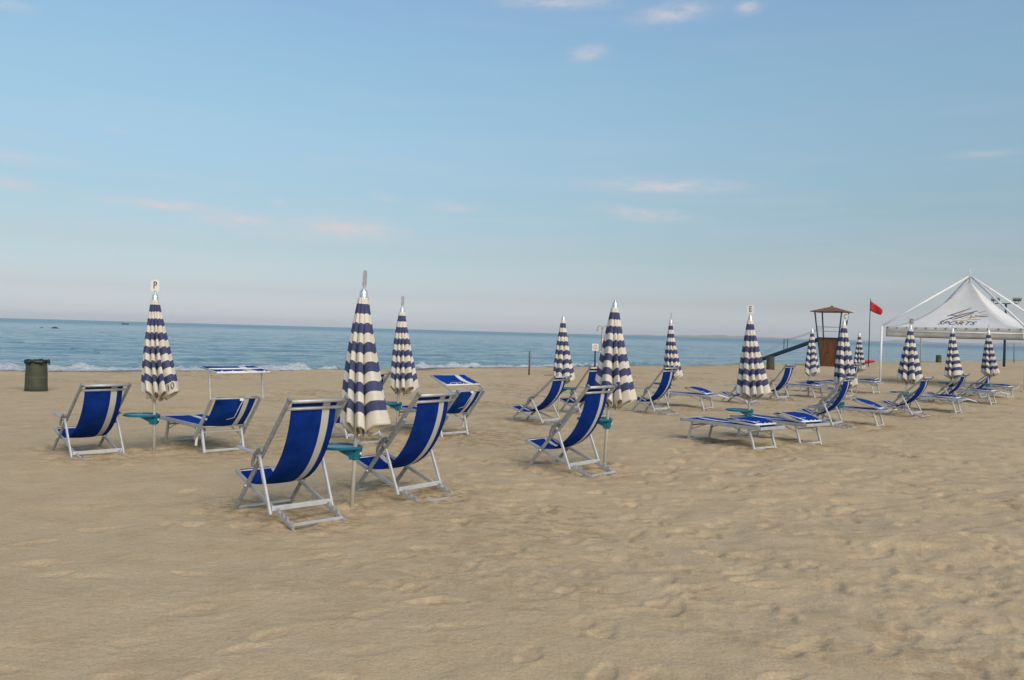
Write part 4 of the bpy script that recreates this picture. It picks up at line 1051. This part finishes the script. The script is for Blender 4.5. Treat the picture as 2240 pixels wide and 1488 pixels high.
# ------------------------------------------------------------------ sky, sun
SUN_EL, SUN_AZ = R(38), R(150)          # azimuth from +y towards +x: behind the camera, to its right
def world():
    w = bpy.data.worlds.new('World'); scene.world = w; w.use_nodes = True; nt = w.node_tree; bg = nt.nodes['Background']
    sky = N(nt, 'ShaderNodeTexSky', sky_type='NISHITA', sun_disc=False, sun_elevation=SUN_EL, sun_rotation=SUN_AZ, altitude=0, air_density=1.0, dust_density=1.2, ozone_density=1.5)
    g = N(nt, 'ShaderNodeTexCoord').outputs['Generated']
    sx = N(nt, 'ShaderNodeSeparateXYZ', {0: g})
    el = math_(nt, 'ARCSINE', sx.outputs[2]); az = math_(nt, 'ARCTAN2', sx.outputs[0], sx.outputs[1])
    c = sky.outputs[0]
    c = mix(nt, 1.0, c, ramp(nt, math_(nt, 'MULTIPLY', el, 1 / 0.5, clamp=True), SKY_GAIN), 'MULTIPLY')
    # thin evening clouds
    vec = N(nt, 'ShaderNodeCombineXYZ', {0: az, 1: math_(nt, 'MULTIPLY', el, 3.2), 2: 0.0}).outputs[0]
    n1 = noise(nt, vec, 34, 9, 0.66); tot = None
    for (a0, e0, wa, we, k, tl) in CLOUDS:
        da = math_(nt, 'SUBTRACT', az, a0); de = math_(nt, 'SUBTRACT', math_(nt, 'SUBTRACT', el, e0), math_(nt, 'MULTIPLY', da, tl))
        q = math_(nt, 'ADD', math_(nt, 'POWER', math_(nt, 'ABSOLUTE', math_(nt, 'DIVIDE', da, wa)), 2.0), math_(nt, 'POWER', math_(nt, 'ABSOLUTE', math_(nt, 'DIVIDE', de, we)), 2.0))
        f = math_(nt, 'MULTIPLY', math_(nt, 'EXPONENT', math_(nt, 'MULTIPLY', q, -1.0)), k)
        tot = f if tot is None else math_(nt, 'MAXIMUM', tot, f)
    cl = math_(nt, 'MULTIPLY', math_(nt, 'MULTIPLY', tot, 0.95), ramp(nt, n1, [(0.26, 0.0), (0.62, 1.15)]), clamp=True)
    thin = math_(nt, 'MULTIPLY', ramp(nt, noise(nt, mapping(nt, vec, (0.5, 1.6, 1)), 7, 6, 0.6), [(0.45, 0.0), (0.8, 1.0)]), math_(nt, 'MULTIPLY', ramp(nt, math_(nt, 'MULTIPLY', el, 2.0), [(0.05, 1.0), (0.5, 0.25)]), 0.30))
    cl = math_(nt, 'MAXIMUM', cl, thin)
    c = mix(nt, cl, c, CLOUD_COL)
    nt.links.new(c, bg.inputs['Color']); bg.inputs['Strength'].default_value = SKY_STRENGTH
SKY_STRENGTH = 0.12
SKY_GAIN = [(0.0, (1.059, 1.076, 1.296)), (0.0334, (0.736, 0.781, 1.006)), (0.0764, (0.578, 0.58, 0.712)), (0.1759, (0.568, 0.558, 0.567)), (0.2893, (0.627, 0.64, 0.6)), (0.4379, (0.766, 0.798, 0.711)), (0.5956, (0.853, 0.927, 0.815)), (0.7328, (0.927, 0.988, 0.911)), (1.0, (1.0, 1.0, 1.0))]
CLOUD_COL = (3.75, 3.55, 3.72)
def cloud(px, py, w, h, k, tl=0.0):
    return (math.atan2(px - 1120, 1850), (699 + 0.0278 * (px - 1120) + 27.6 - py) / 1850 * 0.96, w / 1850, h / 1850, k, tl)
CLOUDS = [cloud(*a) for a in ((1440, 402, 150, 15, 0.75, -0.02), (1400, 462, 100, 15, 0.55, -0.08), (1450, 45, 75, 17, 0.7, 0.10), (1200, 12, 120, 14, 0.6), (1268, 117, 34, 14, 0.7, 0.1), (1615, 47, 24, 11, 0.7),
    (740, 497, 110, 22, 1.0, -0.02), (360, 460, 120, 10, 0.85, -0.03), (520, 485, 95, 12, 0.85), (600, 445, 17, 8, 0.7), (975, 445, 65, 11, 0.45, -0.06), (835, 427, 32, 8, 0.45, -0.1), (40, 385, 70, 12, 0.5), (20, 436, 50, 13, 0.5), (0, 106, 40, 10, 0.4), (250, 316, 28, 6, 0.3), (1640, 6, 60, 10, 0.4), (2140, 380, 60, 8, 0.3), (650, 515, 120, 10, 0.45))]
world()
sun = bpy.data.lights.new('sun', 'SUN'); sun.energy = 1.5; sun.angle = R(60); sun.color = (1.0, 0.87, 0.70)
so = bpy.data.objects.new('sun', sun); COL.objects.link(so)
sd = Vector((math.sin(SUN_AZ) * math.cos(SUN_EL), math.cos(SUN_AZ) * math.cos(SUN_EL), math.sin(SUN_EL)))
so.rotation_euler = (-sd).to_track_quat('-Z', 'Y').to_euler(); so.location = sd * 50

# ------------------------------------------------------------------ camera
cam = bpy.data.cameras.new('camera'); cam.sensor_width = 36; cam.lens = 36 * 1850 / 2240; cam.clip_end = 80000; cam.clip_start = 0.05
co_ = bpy.data.objects.new('camera', cam); COL.objects.link(co_)
p = math.atan(17.4 / 1850); r = math.atan(0.0278)
co_.matrix_world = Matrix.Translation((0, 0, 1.68)) @ Matrix.Rotation(math.pi / 2 - p, 4, 'X') @ Matrix.Rotation(r, 4, 'Z')
scene.camera = co_
vs = scene.view_settings; vs.view_transform = 'Standard'; vs.look = 'None'; vs.exposure = 0.55; vs.gamma = 1.0
scene.cycles.use_denoising = True; scene.cycles.use_adaptive_sampling = False
